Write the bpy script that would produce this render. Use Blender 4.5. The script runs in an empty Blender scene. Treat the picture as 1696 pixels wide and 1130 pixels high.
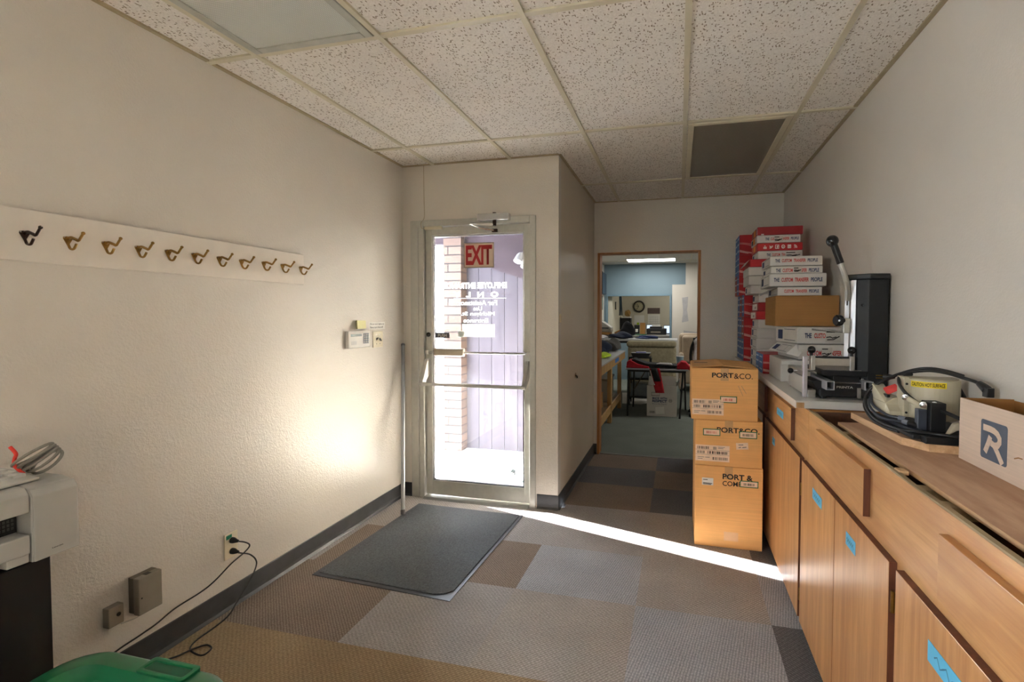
import bpy, bmesh, math, random
from mathutils import Vector, Matrix
random.seed(7)
sc = bpy.context.scene
COL = sc.collection
PI = math.pi

# ------------------------------------------------------------------ camera
cam_d = bpy.data.cameras.new('camera'); cam = bpy.data.objects.new('camera', cam_d); COL.objects.link(cam)
cam_d.sensor_width = 36.0
cam_d.lens = 815.5289 / 1696 * 36.0
cam_d.shift_x = -72.0 / 1696
cam_d.shift_y = -15.94 / 1696
cam_d.clip_start = 0.02; cam_d.clip_end = 400
YAW, PIT, ROL = 0.2456, -0.0305, 0.0021
_f = Vector((-math.sin(YAW)*math.cos(PIT), math.cos(YAW)*math.cos(PIT), math.sin(PIT)))
_r = Vector((math.cos(YAW), math.sin(YAW), 0)); _u = _r.cross(_f)
_r2 = _r*math.cos(ROL) + _u*math.sin(ROL); _u2 = -_r*math.sin(ROL) + _u*math.cos(ROL)
M = Matrix((( _r2.x, _u2.x, -_f.x, 0), (_r2.y, _u2.y, -_f.y, 0), (_r2.z, _u2.z, -_f.z, 1.3961), (0, 0, 0, 1)))
cam.matrix_world = M
sc.camera = cam

# ------------------------------------------------------------------ light
vs = sc.view_settings
vs.view_transform = 'Standard'; vs.look = 'None'; vs.gamma = 1.0; vs.exposure = 1.72; vs.use_curve_mapping = False
w = bpy.data.worlds.new('world'); sc.world = w; w.use_nodes = True
bg = w.node_tree.nodes['Background']; bg.inputs[0].default_value = (0.85, 0.925, 1.0, 1); bg.inputs[1].default_value = 26.0

def lamp(name, kind, loc, direction, energy, color=(1, 1, 1), size=None, size_y=None, angle=None, spread=None):
    d = bpy.data.lights.new(name, kind); d.energy = energy; d.color = color
    if kind == 'AREA':
        d.shape = 'RECTANGLE'; d.size = size; d.size_y = size_y
        if spread: d.spread = spread
    if angle is not None: d.angle = angle
    o = bpy.data.objects.new(name, d); COL.objects.link(o); o.location = loc
    o.rotation_euler = Vector(direction).to_track_quat('-Z', 'Z').to_euler()
    return o
el = math.radians(24.0)
lamp('sun', 'SUN', (-6, 5, 8), (0.960*math.cos(el), -0.279*math.cos(el), -math.sin(el)), 150.0, (1.0, 0.985, 0.965), angle=0.009)
# the unseen window added for fill light and the door opening are marked as portals for the sky light
pt = lamp('window_added_portal', 'AREA', (-2.05, -1.15, 1.55), (1, 0, 0), 1, (1, 1, 1), 0.62, 0.60)
pt.data.cycles.is_portal = True
pt = lamp('door_portal', 'AREA', (-1.46, 3.50, 1.07), (0, -1, 0), 1, (1, 1, 1), 0.74, 1.88)
pt.data.cycles.is_portal = True

# ------------------------------------------------------------------ mesh helpers
class MB:
    def __init__(s): s.v = []; s.f = []; s.m = []; s.sm = []; s.xf = None; s.mi = 0; s.smooth = False
    def _v(s, p):
        p = Vector(p)
        if s.xf is not None: p = s.xf @ p
        s.v.append(p); return len(s.v) - 1
    def face(s, idx): s.f.append(tuple(idx)); s.m.append(s.mi); s.sm.append(s.smooth)
    def poly(s, pts): s.face([s._v(p) for p in pts]); return s
    def box(s, x0, x1, y0, y1, z0, z1):
        i = [s._v(p) for p in ((x0,y0,z0),(x1,y0,z0),(x1,y1,z0),(x0,y1,z0),(x0,y0,z1),(x1,y0,z1),(x1,y1,z1),(x0,y1,z1))]
        for q in ((3,2,1,0),(4,5,6,7),(0,1,5,4),(1,2,6,5),(2,3,7,6),(3,0,4,7)): s.face([i[k] for k in q])
        return s
    def prism(s, poly, a0, a1, axis='z'):
        """extrude a counter-clockwise 2D outline along an axis"""
        def P(p, a):
            return (p[0], p[1], a) if axis == 'z' else ((p[0], a, p[1]) if axis == 'y' else (a, p[0], p[1]))
        lo = [s._v(P(p, a0)) for p in poly]; hi = [s._v(P(p, a1)) for p in poly]; n = len(poly)
        s.face(lo[::-1]); s.face(hi)
        for k in range(n): s.face((lo[k], lo[(k+1) % n], hi[(k+1) % n], hi[k]))
        return s
    def tube(s, pts, r, n=8, caps=True, closed=False):
        pts = [Vector(p) for p in pts]; N = len(pts)
        rr = r if isinstance(r, (list, tuple)) else [r]*N
        rings = []; prev = None; old = s.smooth; s.smooth = True
        for k in range(N):
            if closed: t = pts[(k+1) % N] - pts[k-1]
            else: t = pts[min(k+1, N-1)] - pts[max(k-1, 0)]
            t = t.normalized() if t.length > 1e-9 else Vector((0, 0, 1))
            if prev is None:
                a = Vector((0, 0, 1)) if abs(t.z) < .9 else Vector((1, 0, 0))
                prev = (a - t*a.dot(t)).normalized()
            else:
                q = prev - t*prev.dot(t)
                prev = q.normalized() if q.length > 1e-6 else prev
            b = t.cross(prev)
            rings.append([s._v(pts[k] + (prev*math.cos(2*PI*j/n) + b*math.sin(2*PI*j/n))*rr[k]) for j in range(n)])
        for k in range(N if closed else N-1):
            A, B = rings[k], rings[(k+1) % N]
            for j in range(n): s.face((A[j], A[(j+1) % n], B[(j+1) % n], B[j]))
        s.smooth = old
        if caps and not closed: s.face(rings[0][::-1]); s.face(rings[-1])
        return s
    def cyl(s, p0, p1, r, n=16): return s.tube([p0, p1], r, n)
    def lathe(s, base, axis, prof, n=20):
        """prof: (radius, distance along axis)"""
        axis = Vector(axis).normalized(); base = Vector(base)
        a = Vector((0, 0, 1)) if abs(axis.z) < .9 else Vector((1, 0, 0))
        u = (a - axis*a.dot(axis)).normalized(); v = axis.cross(u)
        rings = [[s._v(base + axis*h + (u*math.cos(2*PI*j/n) + v*math.sin(2*PI*j/n))*max(r, 1e-5)) for j in range(n)] for r, h in prof]
        old = s.smooth; s.smooth = True
        for A, B in zip(rings, rings[1:]):
            for j in range(n): s.face((A[j], A[(j+1) % n], B[(j+1) % n], B[j]))
        s.face(rings[0][::-1]); s.face(rings[-1]); s.smooth = old
        return s
    def ball(s, c, r, n=14):
        return s.lathe(Vector(c) - Vector((0, 0, r)), (0, 0, 1), [(r*math.sin(PI*k/10), r - r*math.cos(PI*k/10)) for k in range(11)], n)

def spline(pts, k=6):
    pts = [Vector(p) for p in pts]; out = []
    for i in range(len(pts)-1):
        p0 = pts[max(i-1, 0)]; p1 = pts[i]; p2 = pts[i+1]; p3 = pts[min(i+2, len(pts)-1)]
        for j in range(k):
            t = j/k
            out.append(0.5*((2*p1) + (p2-p0)*t + (2*p0-5*p1+4*p2-p3)*t*t + (3*p1-p0-3*p2+p3)*t**3))
    out.append(pts[-1]); return out

def root(o):
    while o.parent is not None: o = o.parent
    return o
def build(name, mb, mat, parent=None, loc=None, bevel=0, seg=2, label=None, sub=0):
    me = bpy.data.meshes.new(name)
    o = bpy.data.objects.new(name, me); COL.objects.link(o)
    if parent is not None:
        o.parent = parent; off = root(parent).location
    else:
        off = Vector(loc) if loc is not None else Vector((0, 0, 0)); o.location = off
    me.from_pydata([tuple(p - off) for p in mb.v], [], mb.f)
    for m in (mat if isinstance(mat, (list, tuple)) else [mat]): me.materials.append(m)
    for p, i, s in zip(me.polygons, mb.m, mb.sm): p.material_index = i; p.use_smooth = s
    me.validate()
    if any(mb.sm): me.set_sharp_from_angle(angle=0.75)
    bm = bmesh.new(); bm.from_mesh(me); bmesh.ops.recalc_face_normals(bm, faces=bm.faces); bm.to_mesh(me); bm.free()
    if sub:
        md = o.modifiers.new('sub', 'SUBSURF'); md.levels = sub; md.render_levels = sub
    if bevel:
        md = o.modifiers.new('bevel', 'BEVEL'); md.width = bevel; md.segments = seg; md.limit_method = 'ANGLE'; md.angle_limit = 0.6
    if label: o['label'] = label
    return o
def tag(o, label, cat, group=None):
    o['label'] = label; o['category'] = cat
    if group: o['group'] = group
    return o
def thing(name, label, cat, loc=(0, 0, 0), group=None):
    o = bpy.data.objects.new(name, None); COL.objects.link(o); o.location = loc; o.empty_display_size = .05
    return tag(o, label, cat, group)
def struct(name, mb, mat, bevel=0, parent=None):
    o = build(name, mb, mat, parent, bevel=bevel)
    if parent is None: o['kind'] = 'structure'
    return o
def decal(name, O, u, v, wd, ht, mat, parent, t=0.0006, label=None):
    """thin sheet lying on a surface: O = lower left corner, u right, v up"""
    O = Vector(O); u = Vector(u).normalized(); v = Vector(v).normalized(); n = u.cross(v)
    mb = MB(); a = [O, O+u*wd, O+u*wd+v*ht, O+v*ht]
    lo = [mb._v(p) for p in a]; hi = [mb._v(p+n*t) for p in a]
    mb.face(lo[::-1]); mb.face(hi)
    for k in range(4): mb.face((lo[k], lo[(k+1) % 4], hi[(k+1) % 4], hi[k]))
    return build(name, mb, mat, parent, label=label)
def text(name, s, O, u, v, wd, ht, mat, parent, bold=0.0, off=0.0012, spacing=1.0, slant=0.0):
    cu = bpy.data.curves.new('t', 'FONT'); cu.body = s; cu.offset = bold; cu.space_character = spacing; cu.shear = slant
    cu.resolution_u = 3
    to = bpy.data.objects.new('t', cu); COL.objects.link(to)
    bpy.context.view_layer.update()
    me = bpy.data.meshes.new_from_object(to.evaluated_get(bpy.context.evaluated_depsgraph_get()))
    bpy.data.objects.remove(to); bpy.data.curves.remove(cu)
    xs = [q.co.x for q in me.vertices]; ys = [q.co.y for q in me.vertices]
    x0, x1, y0, y1 = min(xs), max(xs), min(ys), max(ys)
    O = Vector(O); u = Vector(u).normalized(); v = Vector(v).normalized(); n = u.cross(v)
    pr = root(parent).location if parent is not None else Vector((0, 0, 0))
    for q in me.vertices:
        q.co = O + u*((q.co.x-x0)/(x1-x0)*wd) + v*((q.co.y-y0)/(y1-y0)*ht) + n*off - pr
    me.materials.clear(); me.materials.append(mat); me.name = name
    o = bpy.data.objects.new(name, me); COL.objects.link(o); o.parent = parent
    return o
def strokes(name, paths, O, u, v, size, width, mat, parent, off=0.0012):
    """drawn marks: each path a list of 0..1 points, laid as flat ribbons"""
    O = Vector(O); u = Vector(u).normalized(); v = Vector(v).normalized(); n = u.cross(v)
    sx, sy = size if isinstance(size, tuple) else (size, size); mb = MB()
    for pi, path in enumerate(paths):
        wd = width; of = off + pi*.00025
        P = [Vector((p[0]*sx, p[1]*sy)) for p in path]
        L = []; R = []
        for k, p in enumerate(P):
            t = P[min(k+1, len(P)-1)] - P[max(k-1, 0)]
            t = t.normalized() if t.length else Vector((1, 0)); q = Vector((-t.y, t.x))*wd/2
            L.append(p+q); R.append(p-q)
        W = lambda p: O + u*p.x + v*p.y + n*of
        for k in range(len(P)-1): mb.poly([W(R[k]), W(R[k+1]), W(L[k+1]), W(L[k])])
    return build(name, mb, mat, parent)

# ------------------------------------------------------------------ materials
def S(r, g, b):
    f = lambda c: (c/255/12.92) if c/255 <= 0.04045 else ((c/255+0.055)/1.055)**2.4
    return (f(r), f(g), f(b), 1)
class NT:
    def __init__(s, name):
        s.m = bpy.data.materials.new(name); s.m.use_nodes = True; s.t = s.m.node_tree; s.n = s.t.nodes
        s.b = s.n['Principled BSDF']; s.co = s.n.new('ShaderNodeTexCoord')
    def new(s, t, **k):
        o = s.n.new(t)
        for a, b in k.items(): setattr(o, a, b)
        return o
    def link(s, a, b): s.t.links.new(a, b)
    def mapping(s, scale=(1, 1, 1), rot=(0, 0, 0)):
        m = s.new('ShaderNodeMapping'); m.inputs['Scale'].default_value = scale; m.inputs['Rotation'].default_value = rot
        s.link(s.co.outputs['Object'], m.inputs['Vector']); return m.outputs[0]
    def noise(s, scale, vec=None, detail=3, rough=.55, dist=0):
        t = s.new('ShaderNodeTexNoise'); t.inputs['Scale'].default_value = scale; t.inputs['Detail'].default_value = detail
        t.inputs['Roughness'].default_value = rough; t.inputs['Distortion'].default_value = dist
        s.link(vec if vec is not None else s.co.outputs['Object'], t.inputs['Vector']); return t.outputs['Fac']
    def ramp(s, fac, stops, interp='LINEAR'):
        r = s.new('ShaderNodeValToRGB'); e = r.color_ramp.elements; r.color_ramp.interpolation = interp
        while len(e) < len(stops): e.new(0.5)
        for k, (p, c) in enumerate(stops): e[k].position = p; e[k].color = c
        s.link(fac, r.inputs[0]); return r.outputs[0]
    def mix(s, fac, a, b, mode='MIX'):
        m = s.new('ShaderNodeMix', data_type='RGBA', blend_type=mode)
        for sock, val in ((m.inputs[0], fac), (m.inputs[6], a), (m.inputs[7], b)):
            if hasattr(val, 'is_linked'): s.link(val, sock)
            else: sock.default_value = val
        return m.outputs[2]
    def math(s, op, a, b=None):
        m = s.new('ShaderNodeMath', operation=op)
        for sock, val in ((m.inputs[0], a), (m.inputs[1], b)):
            if val is None: continue
            if hasattr(val, 'is_linked'): s.link(val, sock)
            else: sock.default_value = val
        return m.outputs[0]
    def bump(s, h, strength=.3, dist=.002):
        b = s.new('ShaderNodeBump'); b.inputs['Strength'].default_value = strength; b.inputs['Distance'].default_value = dist
        s.link(h, b.inputs['Height']); s.link(b.outputs[0], s.b.inputs['Normal'])
    def fin(s, color=None, rough=.5, metal=0, spec=.5):
        if color is not None:
            if hasattr(color, 'is_linked'): s.link(color, s.b.inputs['Base Color'])
            else: s.b.inputs['Base Color'].default_value = color
        if hasattr(rough, 'is_linked'): s.link(rough, s.b.inputs['Roughness'])
        else: s.b.inputs['Roughness'].default_value = rough
        s.b.inputs['Metallic'].default_value = metal; s.b.inputs['Specular IOR Level'].default_value = spec
        return s.m
def dark(c, k): return (c[0]*k, c[1]*k, c[2]*k, 1)
def plain(name, rgb, rough=.5, metal=0, var=.08, scale=14, bump=0, bscale=300, spec=.5):
    if name in bpy.data.materials: return bpy.data.materials[name]
    t = NT(name); c = S(*rgb)
    n = t.noise(scale)
    col = t.ramp(n, [(.3, dark(c, 1-var)), (.7, dark(c, 1+var))])
    if bump: t.bump(t.noise(bscale, detail=2), bump, .001)
    return t.fin(col, rough, metal, spec)
def m_wall(name, rgb, bump=.5, rough=.5):
    t = NT(name); c = S(*rgb)
    col = t.ramp(t.noise(1.6, detail=4), [(.3, dark(c, .96)), (.7, dark(c, 1.03))])
    h = t.math('ADD', t.noise(125, detail=2, rough=.5), t.math('MULTIPLY', t.noise(55, detail=2), .7))
    t.bump(h, bump, .005)
    return t.fin(col, rough, 0, .55)
def m_wood(name, a, b, axis='z', scale=1.0, rough=.38, stretch=14, mottle=None):
    t = NT(name); k = {'x': (1, stretch, stretch), 'y': (stretch, 1, stretch), 'z': (stretch, stretch, 1)}[axis]
    v = t.mapping(tuple(q*scale for q in k))
    n1 = t.noise(1.6, v, detail=5, rough=.6, dist=.6); n2 = t.noise(9, v, detail=3, rough=.7)
    f = t.math('ADD', t.math('MULTIPLY', n1, .75), t.math('MULTIPLY', n2, .25))
    col = t.ramp(f, [(.34, S(*b)), (.5, S(*[(p+q)/2 for p, q in zip(a, b)])), (.64, S(*a))])
    if mottle:
        col = t.mix(t.ramp(t.noise(2.2, t.mapping((1, 1, 1)), detail=4), [(.5, (0, 0, 0, 1)), (.72, (.55, .55, .55, 1))]), col, S(*mottle))
    t.bump(n2, .12, .001)
    return t.fin(col, rough)
def m_card(name, rgb):
    t = NT(name); c = S(*rgb)
    v = t.mapping((1, 1, 60)); n = t.noise(3, v, detail=3); g = t.noise(5, detail=4)
    f = t.math('ADD', t.math('MULTIPLY', n, .5), t.math('MULTIPLY', g, .5))
    col = t.ramp(f, [(.32, dark(c, .86)), (.68, dark(c, 1.06))])
    t.bump(n, .08, .001)
    return t.fin(col, .75, 0, .25)
def m_carpet(name, a, b, pitch=.0115, rot=.785, contrast=1.0):
    """looped carpet: rows of small loops in two crossing directions"""
    t = NT(name)
    hs = []
    for k, (r, pm) in enumerate(((rot, 1.0), (rot+PI/2, 1.35))):
        v = t.mapping((1, 1, 1), (0, 0, r))
        wv = t.new('ShaderNodeTexWave', wave_type='BANDS', bands_direction='X'); wv.inputs['Scale'].default_value = .314/(pitch*pm)
        wv.inputs['Distortion'].default_value = 2.2; wv.inputs['Detail'].default_value = 2; wv.inputs['Detail Scale'].default_value = 1.5; wv.inputs['Detail Roughness'].default_value = .7
        t.link(v, wv.inputs['Vector']); hs.append(wv.outputs['Fac'])
    loops = t.math('MULTIPLY', hs[0], t.math('ADD', t.math('MULTIPLY', hs[1], .6), .4))
    n = t.noise(260, detail=3, rough=.8); n2 = t.noise(90, detail=2, rough=.7)
    f = t.math('ADD', t.math('MULTIPLY', loops, .26), t.math('ADD', t.math('MULTIPLY', n, .46), t.math('MULTIPLY', n2, .40)))
    m_ = .52; w_ = .26/contrast
    col = t.ramp(f, [(m_-w_, S(*b)), (m_+w_, S(*a))])
    big = t.noise(3.5, detail=3)
    col = t.mix(t.ramp(big, [(.35, (.14, .14, .14, 1)), (.7, (0, 0, 0, 1))]), col, (.03, .027, .024, 1))
    t.bump(f, .55, .005)
    return t.fin(col, .95, 0, .1)

WALL = m_wall('cream_wall_paint', (213, 206, 195), .36, .30)
WALLR = m_wall('cream_smooth_wall_paint', (213, 206, 195), .14, .34)
HALLW = m_wall('cream_semigloss_paint', (212, 200, 180), .22, .3)
WHITEB = plain('white_painted_board', (224, 216, 204), .45, var=.03)
BASEB = plain('dark_vinyl_baseboard', (52, 52, 54), .42, var=.25, scale=9)
CARPTAN = m_carpet('carpet_golden_tan', (190, 167, 134), (108, 90, 67))
CARPBRN = m_carpet('carpet_brown', (172, 155, 141), (88, 76, 67), .0115, -.785)
CARPGRB = m_carpet('carpet_grey_brown', (204, 198, 195), (110, 105, 103))
CARPBLU = m_carpet('carpet_blue_grey', (206, 207, 212), (113, 114, 120), .0115, .2)
CARPDRK = m_carpet('carpet_dark_grey', (138, 136, 138), (60, 60, 64), .0115, -.785)
CARPTAU = m_carpet('carpet_taupe', (206, 198, 191), (115, 108, 103))
CARPBACK = m_carpet('back_room_carpet', (150, 156, 148), (84, 90, 86), .012, .3)
MATM = m_carpet('doormat_pile', (126, 130, 134), (50, 52, 55), .007, .3)
RUB = plain('black_rubber', (58, 60, 68), .5, var=.15)
ALU = plain('brushed_aluminium', (188, 187, 182), .34, .85, var=.06, scale=40)
ALUF = plain('satin_aluminium_frame', (190, 189, 180), .42, .35, var=.05, scale=30)
STEEL = plain('bright_steel', (205, 206, 208), .22, .95, var=.04)
BRASS = plain('aged_brass', (150, 116, 58), .33, .9, var=.2, scale=60)
BRONZE = plain('dark_bronze', (60, 44, 36), .35, .8, var=.2, scale=60)
BLACK = plain('black_plastic', (20, 20, 21), .42, var=.2)
BLACKM = plain('black_coated_metal', (26, 27, 29), .5, .2, var=.2)
BLACKG = plain('black_gloss_knob', (14, 14, 15), .18, var=.1)
CORD = plain('black_cord', (22, 21, 22), .5, var=.2)
CORDG = plain('grey_cable', (116, 112, 102), .55, var=.1)
GREYP = plain('light_grey_plastic', (176, 174, 168), .5, var=.03)
GREYD = plain('grey_beige_box', (142, 134, 120), .45, .1, var=.08)
BEIGE = plain('beige_enamel', (190, 182, 158), .4, var=.04)
IVORY = plain('ivory_plastic', (222, 212, 186), .4, var=.03)
WHITE = plain('white_card', (226, 224, 220), .6, var=.03)
PAPER = plain('white_paper', (238, 236, 230), .8, var=.02)
KRAFT = m_card('kraft_cardboard', (238, 182, 116))
KRAFTD = m_card('brown_cardboard', (158, 116, 66))
KRAFTI = m_card('cardboard_inside', (150, 104, 56))
PINKC = m_card('pale_cardboard', (214, 192, 172))
WBOX = plain('white_carton', (212, 208, 202), .55, var=.04)
RED = plain('red_carton', (186, 26, 34), .45, var=.06)
REDD = plain('dark_red_carton', (150, 22, 30), .45, var=.06)
BLUEC = plain('blue_print', (38, 104, 176), .45, var=.35, scale=30)
NAVY = plain('navy_ink', (30, 50, 96), .6, var=.1)
REDI = plain('red_ink', (196, 52, 48), .6, var=.08)
BLKI = plain('black_ink', (38, 32, 28), .7, var=.15)
GRYI = plain('grey_ink', (128, 124, 120), .7, var=.2)
SLATEI = plain('slate_ink', (84, 92, 106), .7, var=.12)
GRNI = plain('green_ink', (40, 110, 62), .6, var=.1)
TAPEC = plain('clear_tape', (206, 164, 116), .2, var=.06)
BTAPE = plain('blue_painters_tape', (92, 186, 226), .6, var=.06)
YELL = plain('yellow_label', (232, 208, 30), .5, var=.04)
NOTEY = plain('pale_yellow_note', (244, 240, 186), .7, var=.02)
GREEN = plain('green_plastic', (8, 98, 58), .35, var=.1, scale=8, bump=.08, bscale=160)
ORANGEW = m_wood('orange_wood_edge', (196, 132, 72), (150, 92, 44), 'z', 1.0, .5)
CABV = m_wood('birch_veneer_vertical', (212, 160, 106), (176, 120, 72), 'z', 1.0, .3)
CABH = m_wood('birch_veneer_horizontal', (214, 164, 108), (184, 130, 80), 'y', 1.0, .34, mottle=(168, 116, 68))
CABE = m_wood('door_edge_wood', (120, 72, 52), (82, 46, 34), 'z', 1.0, .5)
CABIN = m_wood('cabinet_inside', (104, 66, 40), (72, 44, 26), 'y', 1.0, .6)
CABTOP = m_wood('raw_frame_edge', (176, 156, 120), (136, 116, 84), 'y', 1.0, .7)
PLY = m_wood('plywood_face', (206, 170, 140), (168, 128, 100), 'y', .9, .65, 7, mottle=(140, 104, 84))
PLYE = m_wood('plywood_edge', (222, 184, 142), (190, 148, 104), 'y', 2.0, .6, 20)
PINE = m_wood('pine_lumber', (206, 168, 110), (168, 128, 76), 'z', 1.0, .55)
LAM = plain('grey_white_laminate', (212, 209, 202), .3, var=.03)
def m_ceiling():
    t = NT('ceiling_tile'); c = S(236, 231, 224)
    v0 = t.co.outputs['Object']
    nv = t.new('ShaderNodeTexNoise'); nv.inputs['Scale'].default_value = 30; t.link(v0, nv.inputs['Vector'])
    vm = t.new('ShaderNodeMix', data_type='VECTOR'); vm.inputs[0].default_value = .010
    t.link(v0, vm.inputs[4]); t.link(nv.outputs['Color'], vm.inputs[5])
    fs = None
    for k, (sx, sy, rot) in enumerate(((1, .36, .5), (.4, 1, -.35), (1, .5, 1.4))):
        mp = t.new('ShaderNodeMapping'); mp.inputs['Scale'].default_value = (sx, sy, 1); mp.inputs['Rotation'].default_value = (0, 0, rot); mp.inputs['Location'].default_value = (k*3.1, k*1.7, 0)
        t.link(vm.outputs[1], mp.inputs['Vector'])
        vo = t.new('ShaderNodeTexVoronoi'); vo.inputs['Scale'].default_value = 105; t.link(mp.outputs[0], vo.inputs['Vector'])
        sep = t.new('ShaderNodeSeparateColor'); t.link(vo.outputs['Color'], sep.inputs[0])
        hit = t.math('MULTIPLY', t.math('LESS_THAN', vo.outputs['Distance'], .27), t.math('GREATER_THAN', sep.outputs[0], .66))
        fs = hit if fs is None else t.math('MAXIMUM', fs, hit)
    base = t.ramp(t.noise(3, detail=4), [(.3, dark(c, .95)), (.7, dark(c, 1.03))])
    base = t.mix(t.ramp(t.noise(160, detail=2), [(.4, (.18, .18, .18, 1)), (.6, (0, 0, 0, 1))]), base, S(150, 140, 124))
    col = t.mix(fs, base, S(150, 138, 122))
    t.bump(t.math('SUBTRACT', 1.0, fs), .25, .002)
    return t.fin(col, .9, 0, .1)
CEIL = m_ceiling()
GRID = plain('ceiling_grid_paint', (206, 198, 174), .45, var=.04)
def m_diffuser(name, rgb, trans):
    t = NT(name); c = S(*rgb)
    v = t.co.outputs['Object']
    wv = t.new('ShaderNodeTexWave', wave_type='BANDS', bands_direction='X'); wv.inputs['Scale'].default_value = 36; t.link(v, wv.inputs['Vector'])
    w2 = t.new('ShaderNodeTexWave', wave_type='BANDS', bands_direction='Y'); w2.inputs['Scale'].default_value = 36; t.link(v, w2.inputs['Vector'])
    h = t.math('MULTIPLY', wv.outputs['Fac'], w2.outputs['Fac'])
    col = t.ramp(h, [(0, dark(c, .82)), (1, dark(c, 1.1))])
    t.bump(h, .5, .002)
    return t.fin(col, .3)
def m_glass(name, dust=.10, tint=(1, 1, 1, 1)):
    t = NT(name); n = t.n; n.remove(t.b)
    tr = t.new('ShaderNodeBsdfTransparent'); tr.inputs[0].default_value = tint
    gl = t.new('ShaderNodeBsdfGlossy'); gl.inputs['Roughness'].default_value = .02
    fr = t.new('ShaderNodeFresnel'); fr.inputs[0].default_value = 1.45
    m1 = t.new('ShaderNodeMixShader'); t.link(t.math('MULTIPLY', fr.outputs[0], .8), m1.inputs[0]); t.link(tr.outputs[0], m1.inputs[1]); t.link(gl.outputs[0], m1.inputs[2])
    df = t.new('ShaderNodeBsdfDiffuse'); df.inputs[0].default_value = (.8, .82, .86, 1)
    tl = t.new('ShaderNodeBsdfTranslucent'); tl.inputs[0].default_value = (.8, .84, .92, 1)
    m3 = t.new('ShaderNodeMixShader'); m3.inputs[0].default_value = .6; t.link(df.outputs[0], m3.inputs[1]); t.link(tl.outputs[0], m3.inputs[2])
    m2 = t.new('ShaderNodeMixShader')
    d = t.math('MULTIPLY', t.ramp(t.noise(9, detail=6, rough=.75), [(.3, (.35, .35, .35, 1)), (.75, (1, 1, 1, 1))]), dust)
    t.link(d, m2.inputs[0]); t.link(m1.outputs[0], m2.inputs[1]); t.link(m3.outputs[0], m2.inputs[2])
    out = [q for q in n if q.type == 'OUTPUT_MATERIAL'][0]; t.link(m2.outputs[0], out.inputs[0])
    return t.m
GLASS = m_glass('dusty_door_glass', .010)
CLEAR = m_glass('clear_window_glass', .02)
def m_vinyl(name, rgb):
    t = NT(name); tl = t.new('ShaderNodeBsdfTranslucent'); tl.inputs[0].default_value = S(*rgb)
    c = t.ramp(t.noise(20), [(.3, dark(S(*rgb), .97)), (.7, S(*rgb))]); t.fin(c, .5)
    m = t.new('ShaderNodeMixShader'); m.inputs[0].default_value = .5; t.link(t.b.outputs[0], m.inputs[1]); t.link(tl.outputs[0], m.inputs[2])
    out = [q for q in t.n if q.type == 'OUTPUT_MATERIAL'][0]; t.link(m.outputs[0], out.inputs[0]); return t.m
def m_emit(name, rgb, s):
    t = NT(name); t.b.inputs['Emission Color'].default_value = S(*rgb); t.b.inputs['Emission Strength'].default_value = s
    c = t.ramp(t.noise(3), [(.3, S(*rgb)), (.7, S(*rgb))])
    return t.fin(c, .4)
# ================================================================== SETTING
XL, XR, YD, YF, XC, HC = -2.0685, 0.9257, 3.41, 4.924, -0.8335, 2.5365
# ---- carpet of this room: one mesh, one material slot per dye lot
mb = MB()
xs = [-2.0685, -2.015, -1.405, -0.80, -0.19, 0.42, 1.03]
ys = [-2.4, -1.27, -.66, -.05, .56, 1.17, 1.777, 2.36, 2.86, 3.53, 4.04, 4.50, 4.948]
lots = {  # row: columns left to right; 0 tan 1 brown 2 grey-brown 3 blue-grey 4 dark 5 taupe
    6: [1, 1, 2, 5, 3, 4], 7: [2, 1, 1, 3, 5, 3], 8: [2, 5, 2, 2, 5, 4], 9: [1, 1, 1, 1, 4, 1], 10: [4, 4, 4, 4, 1, 4], 11: [1, 1, 1, 1, 4, 1]}
for r in range(len(ys)-1):
    for c in range(len(xs)-1):
        mb.mi = lots[r][c] if r in lots else 0
        xa, ya, yb = xs[c], ys[r], ys[r+1]
        if c <= 2: yb = min(yb, 3.46)
        elif c == 3 and ya > 3.4: xa = XC-.05
        if yb > ya: mb.poly([(xa, ya, 0), (xs[c+1], ya, 0), (xs[c+1], yb, 0), (xa, yb, 0)])
struct('floor', mb, [CARPTAN, CARPBRN, CARPGRB, CARPBLU, CARPDRK, CARPTAU])
mb = MB(); mb.poly([(-2.2, 4.948, 0), (3.2, 4.948, 0), (3.2, 13.2, 0), (-2.2, 13.2, 0)]); struct('floor_back', mb, CARPBACK)
# ---- walls
mb = MB(); mb.box(XL-.12, XL, -2.5, -1.48, -.02, 2.75); mb.box(XL-.12, XL, -.82, YD+.08, -.02, 2.75); mb.box(XL-.12, XL, -1.48, -.82, -.02, 1.23); mb.box(XL-.12, XL, -1.48, -.82, 1.87, 2.75)
struct('wall_left', mb, WALL)
mb = MB(); mb.box(XL, -1.99, YD, 3.492, -.02, 2.75); mb.box(-1.01, XC, YD, 3.492, -.02, 2.75); mb.box(-1.99, -1.01, YD, 3.492, 2.115, 2.75)
struct('wall_front', mb, WALL)
struct('wall_hall', MB().box(XC-.115, XC, 3.492, 5.04, -.02, 2.75), HALLW)
mb = MB(); mb.box(XC, -.797, YF, 5.05, -.02, 2.75); mb.box(.198, XR, YF, 5.05, -.02, 2.75); mb.box(-.797, .198, YF, 5.05, 2.03, 2.75)
struct('wall_back', mb, WALL)
struct('wall_right', MB().box(XR, XR+.12, -2.5, 5.05, -.02, 2.75), WALLR)
struct('wall_rear', MB().box(XL, XR, -2.5, -2.4, -.02, 2.75), WALL)
mb = MB()
for a in (-1.48, -1.165, -.85): mb.box(XL-.09, XL-.03, a, a+.03, 1.23, 1.87)
mb.box(XL-.09, XL-.03, -1.45, -.85, 1.23, 1.26); mb.box(XL-.09, XL-.03, -1.45, -.85, 1.84, 1.87)
w1 = struct('window_added_1', mb, ALUF)  # unseen window, made up to brighten the right wall and cabinets
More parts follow.
